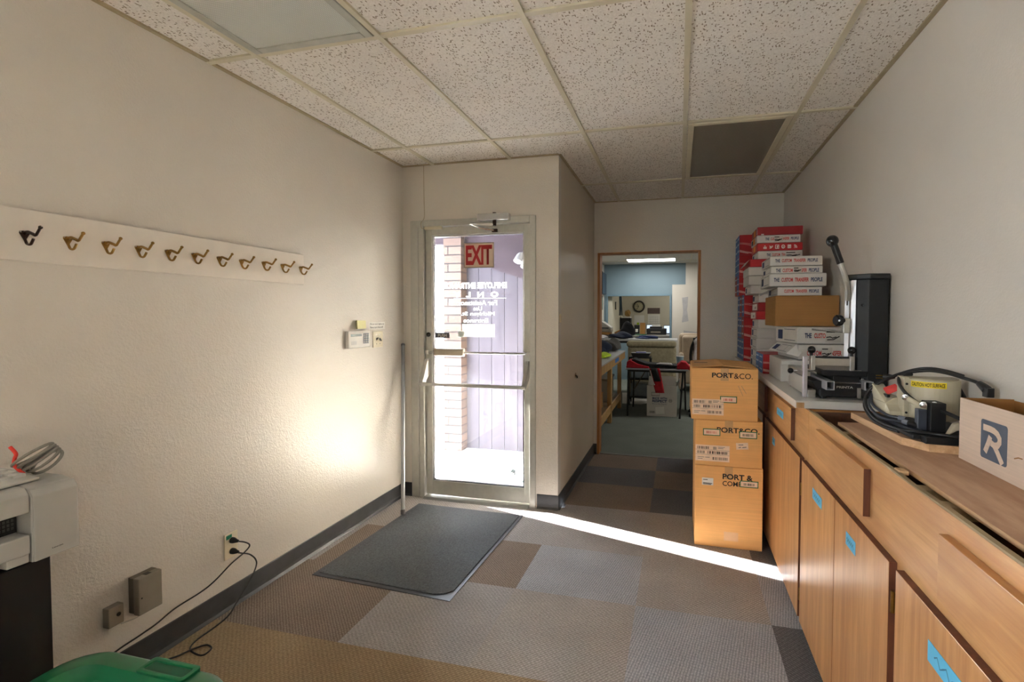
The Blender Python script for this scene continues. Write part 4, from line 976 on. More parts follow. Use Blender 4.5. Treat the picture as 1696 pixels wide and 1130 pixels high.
# ================================================================== SCREEN-PRINTING PRESS ON THE WORKTOP
t = thing('printing_press', 'silver and black tabletop printing press with a tall black column on the worktop', 'press', (.74, 2.58, 1.0205))
Z = 1.0205
FT = [(.770, 2.545), (.790, 2.537), (.800, 2.62), (.784, 2.62)]
build('column_front', MB().prism(FT, Z+.095, 1.567, 'z'), plain('silver_extrusion', (206, 208, 212), .3, .6), t, bevel=.002)
build('column_rail', MB().prism([(.751, 2.566), (.769, 2.560), (.772, 2.59), (.758, 2.59)], 1.20, 1.567, 'z'), plain('silver_rail', (216, 220, 228), .3, .5), t, bevel=.002)
build('column', MB().prism([(.791, 2.533), (.832, 2.503), (.914, 2.512), (.914, 2.735), (.832, 2.735)], Z+.006, 1.567, 'z'), BLACKM, t, bevel=.003)
build('column_cap', MB().prism([(.750, 2.560), (.788, 2.527), (.832, 2.496), (.917, 2.506), (.917, 2.742), (.836, 2.742), (.765, 2.60)], 1.567, 1.592, 'z'), BLACK, t, bevel=.004)
for z in (1.11, 1.45): build('rivet', MB().lathe((.811, 2.5175, z), (-.6, -.8, 0), [(.006, 0), (.006, .002), (.002, .003)], 10), BLACKG, t)
build('slot', MB().box(.758, .762, 2.5585, 2.5640, 1.45, 1.54), BLACK, t)
hd = build('handle', MB().tube(spline([(.762, 2.552, 1.475), (.757, 2.535, 1.508), (.742, 2.51, 1.550), (.722, 2.50, 1.610), (.702, 2.50, 1.665)], 6), .0125, 10), ALU, t)
build('handle_grip', MB().tube(spline([(.712, 2.50, 1.640), (.697, 2.50, 1.685), (.683, 2.50, 1.725)], 4), .0155, 12), BLACKG, hd)
build('handle_ball', MB().ball((.676, 2.50, 1.743), .0265, 16), BLACKG, hd)
build('knob_bracket', MB().box(.734, .762, 2.520, 2.559, 1.322, 1.390), ALU, t, bevel=.003)
build('knob', MB().lathe((.735, 2.515, 1.380), (-1, -.35, 0), [(.010, 0), (.010, .014), (.024, .016), (.026, .022), (.026, .036), (.020, .042)], 16), BLACKG, t)
build('gauge_rod', MB().cyl((.738, 2.53, 1.327), (.605, 2.53, 1.339), .005, 10), STEEL, t)
# base
build('base', MB().box(.628, .906, 2.475, 2.86, Z+.012, Z+.046), BLACKM, t, bevel=.005)
build('base_skirt', MB().prism([(.594, Z+.080), (.628, Z+.036), (.790, Z+.040), (.836, Z+.052), (.836, Z+.080)], 2.49, 2.80, 'y'), BLACK, t, bevel=.003)
for x, y in ((.648, 2.50), (.89, 2.50), (.648, 2.83), (.89, 2.83)): build('foot', MB().cyl((x, y, Z-.0005), (x, y, Z+.013), .013, 14), BLACK, t)
build('side_bracket', MB().prism([(2.55, Z+.004), (2.92, Z+.004), (2.92, Z+.055), (2.86, Z+.085), (2.62, Z+.085)], .586, .598, 'x'), GREYP, t, bevel=.002)
build('bracket_foot', MB().cyl((.60, 2.90, Z-.0005), (.60, 2.90, Z+.01), .010, 12), BLACK, t)
build('post', MB().box(.566, .584, 2.505, 2.530, Z, 1.212), plain('post_silver', (196, 194, 202), .35, .5), t, bevel=.002)
build('post_block', MB().box(.586, .620, 2.505, 2.560, Z, Z+.036), ALU, t, bevel=.002)
build('post_block', MB().box(.780, .794, 2.462, 2.474, Z+.010, Z+.056), ALU, t, bevel=.001)
for x in (.640, .802):
    mb = MB(); yn = 2.415 if x < .7 else 2.44
    for q in ((x, x+.004, yn, 2.84, 1.070, 1.110), (x+.030, x+.034, yn, 2.84, 1.070, 1.110), (x+.004, x+.030, yn, 2.84, 1.106, 1.110), (x+.004, x+.030, yn, 2.84, 1.070, 1.074)): mb.box(*q)
    build('slide_rail', mb, plain('rail_silver', (200, 200, 206), .32, .6), t, bevel=.001)
build('name_plate', MB().box(.672, .800, 2.483, 2.487, 1.062, 1.094), BLACK, t)
text('lettering', 'PRINTA', (.700, 2.4825, 1.0715), (1, 0, 0), V, .068, .010, GREYP, t, .02)
build('carriage', MB().box(.690, .800, 2.50, 2.78, 1.0955, 1.126), BLACK, t, bevel=.002)
build('carriage_strip', MB().box(.672, .800, 2.486, 2.492, 1.094, 1.0975), STEEL, t)
build('platen', MB().prism([(.640, 1.132), (.655, 1.126), (.822, 1.126), (.826, 1.150), (.636, 1.150)], 2.49, 2.80, 'y'), BLACKM, t, bevel=.002)
build('platen_top', MB().box(.655, .812, 2.515, 2.78, 1.150, 1.1515), plain('platen_grey', (150, 146, 140), .4), t)
build('clamp_knob', MB().box(.800, .812, 2.483, 2.490, 1.106, 1.118), STEEL, t, bevel=.002)
build('cross_bar', MB().box(.602, .772, 2.51, 2.53, 1.170, 1.203), plain('bar_silver', (188, 182, 172), .4, .5), t, bevel=.002)
build('rod', MB().cyl((.602, 2.52, 1.209), (.772, 2.52, 1.209), .0045, 10), BLACK, t)
for x in (.606, .768): build('bar_end', MB().box(x-.009, x+.009, 2.500, 2.540, 1.150, 1.216), ALU, t, bevel=.002)
build('upper_rail', MB().box(.570, .600, 2.52, 2.86, 1.118, 1.140), ALU, t, bevel=.002)
for x, z in ((.602, 1.243), (.770, 1.243)):
    s_ = build('screw_post', MB().cyl((x, 2.52, 1.20), (x, 2.52, z), .0065, 10), BLACK, t); build('screw_knob', MB().ball((x, 2.518, z), .0175, 14), BLACKG, s_)
s_ = build('side_rod', MB().cyl((.545, 2.65, 1.130), (.640, 2.62, 1.136), .0038, 10), STEEL, t); build('side_knob', MB().ball((.540, 2.65, 1.129), .014, 14), BLACKG, s_)

# ================================================================== BEIGE HEAT PRESS ON THE PLYWOOD
B0 = 1.0150
t = thing('heat_press', 'beige curved heat press with black base and yellow caution label', 'press', (.81, 1.85, B0))
n = 18; arc = [(.825+.075*math.sin(-PI/2+PI*k/n), 1.90-.075*math.cos(-PI/2+PI*k/n)) for k in range(n+1)]
build('barrel', MB().prism([(.900, 1.93), (.750, 1.93)] + arc, B0+.045, 1.190, 'z'), BEIGE, t, bevel=.002)
build('barrel_plate', MB().box(.736, .752, 1.885, 1.94, B0+.03, 1.194), BEIGE, t, bevel=.002)
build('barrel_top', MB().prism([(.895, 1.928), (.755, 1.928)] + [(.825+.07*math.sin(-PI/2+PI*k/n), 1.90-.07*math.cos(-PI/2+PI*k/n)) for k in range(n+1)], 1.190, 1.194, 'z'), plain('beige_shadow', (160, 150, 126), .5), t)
for z in (B0+.06, 1.172): build('screw', MB().lathe((.744, 1.885, z), (0, -1, 0), [(.004, 0), (.004, .002), (.001, .003)], 8), BLACK, t)
# label follows the barrel
def on_barrel(a, z, r=.0757): return Vector((.825+r*math.sin(a), 1.90-r*math.cos(a), z))
mb = MB()
for k in range(8):
    a0 = -1.25+1.35*k/8; a1 = -1.25+1.35*(k+1)/8
    mb.poly([on_barrel(a0, 1.166), on_barrel(a1, 1.166), on_barrel(a1, 1.185), on_barrel(a0, 1.185)])
cl = build('caution_label', mb, YELL, t)
tx = text('lettering', 'CAUTION HOT SURFACE', (0, 0, 0), (1, 0, 0), V, 1.0, 1.0, BLKI, t, .02, 0)
for q in tx.data.vertices:
    p = q.co + t.location; q.co = on_barrel(-1.19+1.23*p.x, 1.1695+.012*p.z, .0763) - t.location
cb = build('control_box', MB().prism([(1.90, B0+.046), (2.06, B0+.046), (2.06, B0+.135), (2.00, B0+.112), (1.94, B0+.085), (1.90, B0+.06)][::-1], .700, .738, 'x'), BEIGE, t, bevel=.002)
mb = MB(); mb.prism([(.698, B0+.045), (.745, B0+.045), (.745, B0+.105), (.722, B0+.10), (.698, B0+.082)], 1.93, 2.06, 'y'); build('control_cover', mb, BEIGE, t, bevel=.002)
mb = MB(); mb.poly([(.722, 2.03, B0+.121), (.722, 1.975, B0+.1075), (.760, 1.965, B0+.130), (.760, 2.02, B0+.140)]); mb.poly([(.722, 2.03, B0+.119), (.760, 2.02, B0+.138), (.760, 1.965, B0+.128), (.722, 1.975, B0+.1055)]); build('red_sticker', mb, plain('coral_red', (232, 78, 74), .5), t)
build('rocker_switch', MB().box(.712, .722, 1.955, 1.995, B0+.098, B0+.108), BLACK, t, bevel=.002)
build('base_plate', MB().box(.700, .912, 1.725, 2.06, B0+.006, B0+.018), BLACKM, t, bevel=.002)
build('base_rail', MB().prism([(.690, 2.04), (.714, 2.05), (.745, 1.755), (.720, 1.745)][::-1], B0+.001, B0+.028, 'z'), plain('blue_black_steel', (44, 48, 56), .35, .4), t, bevel=.001)
build('base_rail', MB().box(.72, .912, 1.69, 1.722, B0+.001, B0+.022), BLACKM, t, bevel=.002)
build('hinge_block', MB().box(.764, .806, 1.765, 1.83, B0+.018, 1.128), BLACKM, t, bevel=.002)
build('hinge_face', MB().box(.738, .763, 1.785, 1.81, B0+.018, 1.104), plain('slate_block', (70, 76, 88), .4, .3), t, bevel=.002)
for nm, a, b in (('link_arm', (.728, 1.855, 1.132), (.765, 1.80, 1.104)), ('link_arm', (.765, 1.80, 1.104), (.752, 1.79, 1.118))):
    build(nm, MB().tube([a, b], .0085, 10), BEIGE, t)
for c_ in ((.727, 1.85, 1.132), (.752, 1.785, 1.119), (.782, 1.785, 1.120)): build('bolt', MB().lathe(c_, (-.5, -1, 0), [(.010, -.006), (.010, .006), (.006, .007), (.005, .012), (.0, .013)], 12), STEEL, t)
build('lever_rod', MB().cyl((.782, 1.79, 1.112), (.83, 1.70, 1.086), .006, 10), BLACKM, t)
build('side_strap', MB().prism([(1.93, 1.185), (1.93, 1.165), (1.83, 1.08), (1.80, 1.06), (1.80, 1.08), (1.86, 1.13)], .903, .908, 'x'), BLACK, t)
build('crumpled_tag', MB().prism([(.80, 1.03), (.83, 1.05), (.86, 1.045), (.88, 1.062), (.86, 1.075), (.82, 1.07)], 1.745, 1.765, 'y'), plain('wrinkled_tape', (206, 194, 168), .5), t, bevel=.004)
for dz, dx in ((0, 0), (.008, .018)):
    g_ = build('cable_gland', MB().tube([(.712+dx*.3, 1.855-dx, 1.062-dz), (.728, 1.835-dx, 1.060-dz)], .0085, 10), plain('grey_gland', (120, 124, 136), .5), t); build('cable_plug', MB().tube([(.726, 1.838-dx, 1.060-dz), (.748, 1.81-dx, 1.056-dz)], .0095, 10), BLACK, t)
loop1 = [(.885, 1.75, 1.194), (.883, 1.78, 1.199), (.877, 1.82, 1.203), (.851, 1.86, 1.213), (.823, 1.9, 1.217), (.8, 1.95, 1.209), (.768, 2.0, 1.193), (.732, 2.04, 1.164), (.698, 2.06, 1.132), (.681, 2.06, 1.104), (.673, 2.04, 1.079), (.669, 2.0, 1.058), (.676, 1.95, 1.037), (.687, 1.88, 1.03), (.703, 1.82, 1.03), (.715, 1.76, 1.037), (.76, 1.70, 1.044), (.83, 1.675, 1.040)]
build('power_cable', MB().tube(spline(loop1, 5), .0055, 10), BLACK, t)
build('power_cable', MB().tube(spline([(p[0]+.004*(k < 8), p[1]+.012, p[2]-.010*(k > 6)+.006*(k < 4)) for k, p in enumerate(loop1[2:15])], 5), .0048, 10), CORD, t)
build('power_cable', MB().tube(spline([(.762, 1.85, 1.115), (.741, 1.86, 1.134), (.729, 1.88, 1.155), (.727, 1.9, 1.174), (.745, 1.94, 1.190), (.79, 1.965, 1.196)], 5), .0055, 10), BLACK, t)
build('power_cable', MB().tube(spline([(.712, 1.857, 1.062), (.698, 1.90, 1.060), (.689, 1.98, 1.07), (.689, 2.03, 1.085), (.705, 2.06, 1.105), (.737, 2.08, 1.123), (.765, 2.08, 1.136)], 5), .0045, 10), plain('slate_cable', (64, 68, 78), .4), t)
build('power_cable', MB().tube(spline([(.715, 1.84, 1.052), (.680, 1.9, 1.05), (.676, 1.97, 1.060), (.678, 2.02, 1.078), (.695, 2.05, 1.102), (.73, 2.09, 1.14), (.775, 2.10, 1.166)], 5), .0045, 10), plain('slate_cable_b', (58, 62, 70), .4), t)
pg = build('plug', MB().tube([(.884, 1.755, 1.196), (.886, 1.735, 1.188), (.888, 1.720, 1.180)], [.009, .012, .014], 10).box(.878, .898, 1.703, 1.727, 1.160, 1.188), BLACK, t, bevel=.002)
pg = build('plug', MB().tube([(.790, 2.10, 1.171), (.772, 2.105, 1.170), (.757, 2.115, 1.168)], [.006, .011, .012], 10), BLACK, t)
for dz in (-.005, .005): build('plug_prong', MB().box(.732, .757, 2.112, 2.118, 1.1665+dz, 1.1685+dz+.002), BRASS, pg)
# ================================================================== BACK ROOM SEEN THROUGH THE OPENING
BLUEW = m_wall('slate_blue_wall_paint', (120, 142, 154), .3, .6); BEIGEW = m_wall('pale_beige_wall_paint', (214, 208, 198), .3, .6)
struct('wall_back_room_left', MB().box(-1.74, -1.62, 5.05, 10.9, -.02, 2.75), BEIGEW)
struct('wall_back_room_right', MB().box(2.6, 2.72, 5.05, 10.9, -.02, 2.75), BEIGEW)
mb = MB(); mb.box(-1.74, XC-.115, 4.925, 5.05, -.02, 2.75); mb.box(XR+.12, 2.72, 4.925, 5.05, -.02, 2.75); struct('wall_back_room_near', mb, BEIGEW)
mb = MB(); mb.box(-1.74, -1.54, 10.9, 11.0, -.02, 2.75); mb.box(-1.54, -.187, 10.9, 11.0, 1.845, 2.75); mb.box(-.187, -.147, 10.9, 11.0, -.02, 2.75); mb.box(-.147, .131, 10.9, 11.0, 2.083, 2.75); mb.box(-1.54, -.187, 10.9, 11.0, -.02, .93)
mb.mi = 1; mb.box(-.147, .131, 10.9, 11.0, -.02, 2.083); mb.box(.131, 2.72, 10.9, 11.0, -.02, 2.75)
struct('wall_back_room_far', mb, [BLUEW, BEIGEW])
mb = MB(); mb.box(-1.575, -1.535, 10.88, 10.9, .92, 1.885); mb.box(-.197, -.157, 10.88, 10.9, .92, 1.885); mb.box(-1.535, -.197, 10.88, 10.9, 1.845, 1.885); mb.box(-1.575, -.157, 10.87, 10.9, .90, .93)
struct('window_2', mb, plain('slate_blue_trim', (112, 138, 154), .5))
mb = MB(); mb.box(-1.60, -1.45, 11.0, 13.05, -.02, 2.75); mb.box(.9, 1.0, 11.0, 13.05, -.02, 2.75); mb.box(-1.74, 1.0, 13.05, 13.15, -.02, 2.75); struct('wall_inner_office', mb, m_wall('office_cream_paint', (212, 206, 188), .3, .6))
struct('ceiling_back_room', MB().poly([(-1.8, 5.04, HC+.004), (-1.8, 13.1, HC+.004), (2.8, 13.1, HC+.004), (2.8, 5.04, HC+.004)]), plain('back_room_ceiling', (206, 202, 194), .8, var=.04, scale=40))
mb = MB()
for k in range(7): mb.box(-1.62+k*.61, -1.60+k*.61, 5.05, 10.9, HC-.003, HC+.004)
for k in range(5): mb.box(-1.62, 2.6, 5.4+k*1.22, 5.42+k*1.22, HC-.003, HC+.004)
struct('trim_5', mb, GRID)
mb = MB()
for poly in ([(.06, 1.80), (.185, 1.82), (.175, 1.62), (.165, 1.55), (.20, 1.30), (.06, 1.27), (.085, 1.5)], [(.09, .96), (.62, .98), (.60, 1.09), (.34, 1.07), (.10, 1.10)]):
    mb.prism(poly[::-1], 10.897, 10.899, 'y')
struct('wall_patches', mb, plain('grey_patch_paint', (178, 176, 178), .6))
def tube_light(x0, x1, y0, y1, label, s):
    t = thing('ceiling_light', label, 'ceiling light', ((x0+x1)/2, (y0+y1)/2, HC), None)
    mb = MB(); mb.box(x0-.02, x0, y0-.02, y1+.02, HC-.012, HC+.003); mb.box(x1, x1+.02, y0-.02, y1+.02, HC-.012, HC+.003); mb.box(x0, x1, y0-.02, y0, HC-.012, HC+.003); mb.box(x0, x1, y1, y1+.02, HC-.012, HC+.003)
    build('frame', mb, GREYP, t); build('diffuser', MB().box(x0, x1, y0, y1, HC-.010, HC+.002), m_emit('lit_diffuser_%d' % int(s*10), (255, 252, 244), s), t)
tube_light(-1.02, -.085, 9.85, 10.32, 'lit fluorescent ceiling light in the back room', 6.0)
tube_light(.75, 1.95, 6.6, 7.2, 'unseen ceiling light added to brighten the back room, right of the doorway view', 3.6)  # out of view, added to light the back room floor
tube_light(-.1, .8, 11.8, 12.3, 'unseen ceiling light added to brighten the inner office behind the blue wall', 2.6)  # out of view, added to light the inner office

def blob(name, c, r, mat, parent, seed=0, rough=.18, sub=1):
    rg = random.Random(seed); bm = bmesh.new(); bmesh.ops.create_icosphere(bm, subdivisions=3, radius=1)
    ph = [(rg.uniform(2, 5), rg.uniform(2, 5), rg.uniform(2, 5), rg.uniform(0, 6)) for _ in range(4)]
    mb = MB()
    for v in bm.verts:
        p = v.co; k = 1+rough*sum(math.sin(a*p.x+b*p.y+e*p.z+f) for a, b, e, f in ph)/2
        z = p.z*k; z = z if z > 0 else z*.35
        mb._v((c[0]+p.x*k*r[0], c[1]+p.y*k*r[1], c[2]+.35*r[2]*(1+rough)+z*r[2]))
    mb.smooth = True
    for f in bm.faces: mb.face([v.index for v in f.verts])
    bm.free(); return build(name, mb, mat, parent)
fab = lambda n, c: plain(n, c, .9, var=.15, scale=30, bump=.3, bscale=60)
NAVYF = fab('navy_fabric', (30, 40, 62)); BLKF = fab('black_fabric', (28, 29, 33)); REDF = fab('red_fabric', (176, 28, 44)); GRYF = fab('grey_fabric', (96, 94, 92)); NEON = fab('neon_fabric', (196, 226, 60)); WHF = fab('white_fabric', (222, 220, 222)); UPH = fab('beige_upholstery', (168, 158, 130)); LEA = plain('tan_leather', (182, 164, 142), .4, var=.1)
# workbench along the left
t = thing('workbench', 'pine workbench with pale top just beyond the doorway, at left', 'workbench', (-1.2, 6.6, 0))
build('bench_top', MB().box(-1.58, -.825, 5.25, 7.90, .835, .852), plain('pale_bench_top', (186, 184, 186), .4), t)
ap = build('apron', MB().box(-.847, -.829, 5.25, 7.88, .735, .834), PINE, t); decal('tape_label', (-.8285, 6.62, .765), (0, 1, 0), V, .42, .055, plain('blue_tape', (48, 120, 196), .6), ap)
for x in (-.90, -1.54):
    for y in (5.30, 6.38, 7.46): build('leg', MB().box(x-.0, x+.052, y, y+.085, 0, .834), PINE, t)
build('shelf', MB().box(-1.54, -.85, 5.30, 7.50, .20, .22), plain('shelf_board', (120, 96, 66), .6), t)
build('stretcher', MB().box(-.866, -.848, 5.30, 7.50, .14, .24), PINE, t)
cr = thing('storage_box', 'brown cardboard box on the lower shelf of the workbench', 'box', (-1.10, 6.2, .22)); build('body', MB().box(-1.25, -.95, 6.0, 6.32, .2205, .40), KRAFTD, cr, bevel=.004); build('lid', MB().box(-1.255, -.945, 5.995, 6.325, .40, .415), KRAFTI, cr)
cr = thing('storage_box', 'pale plastic bin on the lower shelf, behind the brown box', 'box', (-1.05, 6.9, .22)); build('body', MB().box(-1.22, -.93, 6.66, 7.25, .2205, .52), GREYP, cr, bevel=.01); build('lid', MB().box(-1.23, -.92, 6.65, 7.26, .52, .545), GREYD, cr)
cr = thing('storage_box', 'white box standing on edge on the lower workbench shelf, nearest the doorway', 'box', (-1.2, 5.7, .22)); build('body', MB().box(-1.30, -1.0, 5.55, 5.75, .2205, .62), WBOX, cr, bevel=.004); build('lid', MB().box(-1.305, -.995, 5.545, 5.755, .62, .635), WHITE, cr)
tag(blob('shirt_pile', (-1.16, 7.08, .852), (.20, .33, .13), NAVYF, None, 3), 'navy folded clothes heap on the workbench', 'clothes')
tag(blob('safety_vest', (-1.0, 6.42, .852), (.13, .20, .05), NEON, None, 5), 'neon yellow garment under the navy heap on the workbench', 'clothes')
tag(blob('jacket', (-1.02, 7.68, .852), (.15, .15, .14), GRYF, None, 8), 'grey crumpled jacket at the far end of the workbench', 'clothes')
# folding table with jerseys
t = thing('folding_table', 'black-legged folding table in the back room', 'table', (-.3, 7.2, 0))
build('table_top', MB().box(-.72, .125, 6.86, 7.70, .658, .676), plain('grey_table_top', (150, 154, 160), .35), t, bevel=.004)
build('table_frame', MB().box(-.69, .10, 6.90, 7.66, .628, .658), BLACKM, t)
for a, b in (((-.690, 6.92, 0), (-.68, 6.93, .64)), ((-.676, 7.66, 0), (-.66, 7.62, .64)), ((.022, 6.90, 0), (.06, 6.93, .64)), ((.108, 7.58, 0), (.09, 7.58, .64))): build('leg', MB().cyl(a, b, .013, 10), BLACKM, t)
build('brace', MB().cyl((-.676, 7.655, .25), (-.45, 7.2, .63), .008, 8), plain('brown_brace', (82, 72, 56), .4), t)
def drape(name, prof_fn, mat, label, cat='clothes', parent=None, th=.006):
    mb = MB(); rows, cols = prof_fn
    g_ = [[mb._v(p) for p in r] for r in rows]; mb.smooth = True
    for A, Bv in zip(g_, g_[1:]):
        for j in range(len(A)-1): mb.face((A[j], A[j+1], Bv[j+1], Bv[j]))
    o = build(name, mb, mat, parent); md = o.modifiers.new('solid', 'SOLIDIFY'); md.thickness = th; md.offset = 1
    if label: tag(o, label, cat)
    return o
t = thing('jersey', 'red and navy sports jerseys draped over the folding table edge', 'clothes', (-.3, 6.9, .69))
build('red_sleeve', MB().prism([(-.71, .679), (-.39, .679), (-.40, .700), (-.55, .735), (-.66, .79), (-.70, .765)], 6.90, 7.15, 'y'), REDF, t, bevel=.01, seg=3)
build('navy_body', MB().prism([(-.62, .702), (-.05, .690), (.02, .715), (-.15, .735), (-.36, .735), (-.45, .745), (-.60, .800), (-.64, .795)], 6.95, 7.25, 'y'), BLKF, t, bevel=.01, seg=3)
build('red_sleeve', MB().prism([(-.02, .680), (.135, .680), (.155, .66), (.165, .70), (.10, .775), (.04, .785), (-.02, .735)], 6.88, 7.12, 'y'), REDF, t, bevel=.01, seg=3)
build('white_stripe', MB().prism([(-.30, .738), (-.08, .728), (-.10, .752), (-.25, .755)], 6.94, 7.0, 'y'), WHF, t, bevel=.004)
rows = [[(-.39+a*.3, 6.842-.006*math.sin(a*30+k), .690-k*.048) for a in (0, .1, .2, .3, .4, .46)] if k < 1 else [(-.385+.012*k+(a*(.30-.006*k)), 6.838-.006*math.sin(a*25+k), .690-k*.048) for a in (0, .1, .2, .3, .4, .46)] for k in range(8)]
drape('hanging_leg', (rows, 0), REDF, None, parent=t)
rows = [[(-.375+.014*k+(a*.20), 6.828-.004*math.sin(a*25+k), .692-k*.045) for a in (0, .15, .3, .45)] for k in range(5)]
drape('hanging_panel', (rows, 0), BLKF, None, parent=t)
strokes('side_lettering', [[(0, 1), (.35, .6), (.6, .3), (1, .0)]], (-.375, 6.823, .46), (1, 0, 0), V, (.06, .20), .014, WHF, t, 0)
# white carton under the table
t = thing('white_carton', 'big battered white carton with navy lettering under the folding table', 'carton', (-.2, 7.15, 0))
build('body', MB().box(-.427, -.018, 6.99, 7.33, .001, .435), WBOX, t, bevel=.004)
build('flap', MB().prism([(-.41, .436), (-.03, .436), (-.03, .555), (-.10, .57), (-.40, .56)], 7.005, 7.012, 'y'), WHITE, t); build('flap', MB().prism([(-.018, .435), (-.012, .435), (.02, .50), (.015, .505)], 6.99, 7.33, 'y'), PAPER, t)
text('lettering', 'MADE WITH', (-.352, 6.9895, .238), (1, 0, 0), V, .200, .034, NAVY, t, .03); text('lettering', 'RESPECT', (-.352, 6.9895, .198), (1, 0, 0), V, .200, .036, NAVY, t, .04)
text('lettering', 'Recycle Paper', (-.352, 6.9895, .168), (1, 0, 0), V, .20, .016, NAVY, t, 0)
strokes('label_frame', [[(0, 0), (1, 0), (1, 1), (0, 1), (0, 0)]], (-.362, 6.9895, .290), (1, 0, 0), V, (.11, .046), .006, BLKI, t)
strokes('round_mark', [[(.5+.5*math.cos(a*.6283), .5+.5*math.sin(a*.6283)) for a in range(11)], [(.2, .3), (.8, .7)], [(.2, .7), (.8, .3)]], (-.125, 6.9895, .205), (1, 0, 0), V, (.042, .042), .006, GRYI, t)
barcode(t, (-.39, 6.9895, .045), (1, 0, 0), V, .07, .030, seed=4); decal('torn_patch', (-.30, 6.9897, .03), (.98, 0, .1), (-.1, 0, .98), .12, .10, PAPER, t)
# small black rack with bins, tray, papers
t = thing('storage_rack', 'small black rack with clear drawers behind the folding table', 'rack', (-.58, 7.95, 0))
mb = MB()
for x in (-.76, -.44):
    for y in (7.78, 8.08): mb.box(x, x+.02, y, y+.02, 0, .76)
build('frame', mb, BLACKM, t)
for z in (.12, .40, .74): build('shelf', MB().box(-.76, -.42, 7.78, 8.10, z, z+.02), BLACK, t)
for z in (.145, .425): build('bin', MB().box(-.73, -.45, 7.80, 8.08, z, z+.20), plain('clear_bin_plastic', (130, 142, 150), .25), t, bevel=.01)
t = thing('tray', 'black shallow tray of small items on the rack', 'tray', (-.58, 7.95, .76)); build('tray_body', MB().prism([(-.70, .7605), (-.46, .7605), (-.43, .82), (-.73, .82)], 7.80, 8.08, 'y'), BLACK, t); build('contents', MB().box(-.66, -.50, 7.86, 8.0, .82, .835), plain('violet_plastic', (84, 78, 150), .4), t, bevel=.006)
o = build('floor_paper', MB().prism([(-.995, 9.0), (-.871, 7.887), (-.575, 7.885), (-.43, 8.10), (-.46, 9.04)], .001, .004, 'z'), PAPER, None, (-.7, 8.4, .001)); tag(o, 'large white sheet lying on the back room carpet', 'paper')
# couch seen from behind
t = thing('love_seat', 'beige upholstered love seat seen from behind in the back room', 'sofa', (-.44, 8.75, 0))
build('back', MB().box(-.83, -.04, 8.30, 8.50, .10, .905), UPH, t, bevel=.05, seg=4)
build('head_cushion', MB().box(-.85, -.035, 8.27, 8.56, .885, .985), UPH, t, bevel=.045, seg=4)
for x in (-.83, -.16): build('arm', MB().box(x, x+.12, 8.50, 8.72, .10, .62), UPH, t, bevel=.04, seg=3)
build('seat', MB().box(-.72, -.16, 8.50, 8.72, .12, .45), UPH, t, bevel=.03)
for x in (-.80, -.10):
    for y in (8.33, 8.68): build('foot', MB().cyl((x, y, 0), (x, y, .12), .025, 10), BLACK, t)
# work table behind it
t = thing('work_table', 'long white topped table behind the love seat', 'table', (-.7, 9.15, 0))
build('table_top', MB().box(-1.58, -.025, 8.76, 9.60, .962, .990), plain('white_table_top', (206, 206, 208), .35), t)
build('table_frame', MB().box(-1.55, -.05, 8.79, 9.57, .925, .962), BLACKM, t)
for x in (-1.5, -.09):
    for y in (8.83, 9.53): build('leg', MB().cyl((x, y, 0), (x, y, .93), .02, 10), BLACKM, t)
for nm, c_, r_, m, lab, sd in (('folded_clothes', (-1.02, 9.05, .990), (.20, .16, .085), NAVYF, 'dark navy clothes heap on the long white table', 1), ('folded_clothes', (-.55, 9.15, .990), (.19, .13, .045), fab('blue_denim', (52, 66, 110)), 'blue folded jeans on the long white table, right of the navy heap', 2), ('folded_clothes', (-1.40, 8.95, .990), (.13, .11, .045), WHF, 'white cloth at the left end of the long table', 6), ('dark_bag', (-.96, 9.42, .990), (.14, .10, .20), BLKF, 'black and white bag behind the navy clothes heap', 12)):
    tag(blob(nm, c_, r_, m, None, sd), lab, 'clothes' if nm != 'dark_bag' else 'bag')
z = .9905
for k, (x0_, x1_, y0_, y1_, h, m, lab) in enumerate(((-1.58, -1.16, 9.22, 9.56, .06, GRYF, 'grey folded blanket at the bottom of the pile on the table left end'), (-1.56, -1.26, 9.22, 9.56, .05, KRAFTD, 'flat brown carton in the middle of the pile on the table left end'), (-1.58, -1.24, 9.22, 9.56, .06, GREYD, 'grey-beige flat box second from top of the pile'))):
    o = build('stacked_item', MB().box(x0_, x1_, y0_, y1_, z+.0005, z+h), m, None, ((x0_+x1_)/2, 9.4, z), bevel=.015); tag(o, lab, 'box'); z += h
t = thing('scanner', 'pale grey desktop machine with sloped lid on top of the pile', 'machine', (-1.42, 9.4, z)); build('body', MB().prism([(-1.58, z+.001), (-1.24, z+.001), (-1.24, z+.03), (-1.40, z+.14), (-1.58, z+.16)], 9.22, 9.55, 'y'), GREYP, t, bevel=.01); build('front_panel', MB().box(-1.50, -1.28, 9.214, 9.2195, z+.008, z+.026), BLACK, t)
o = build('cardboard_scrap', MB().prism([(-1.20, .99), (-1.02, .99), (-.98, 1.13), (-1.05, 1.16), (-1.22, 1.09)], 9.58, 9.60, 'y'), KRAFT, None, (-1.1, 9.59, .99)); tag(o, 'bent piece of tan cardboard standing on the long table', 'cardboard')
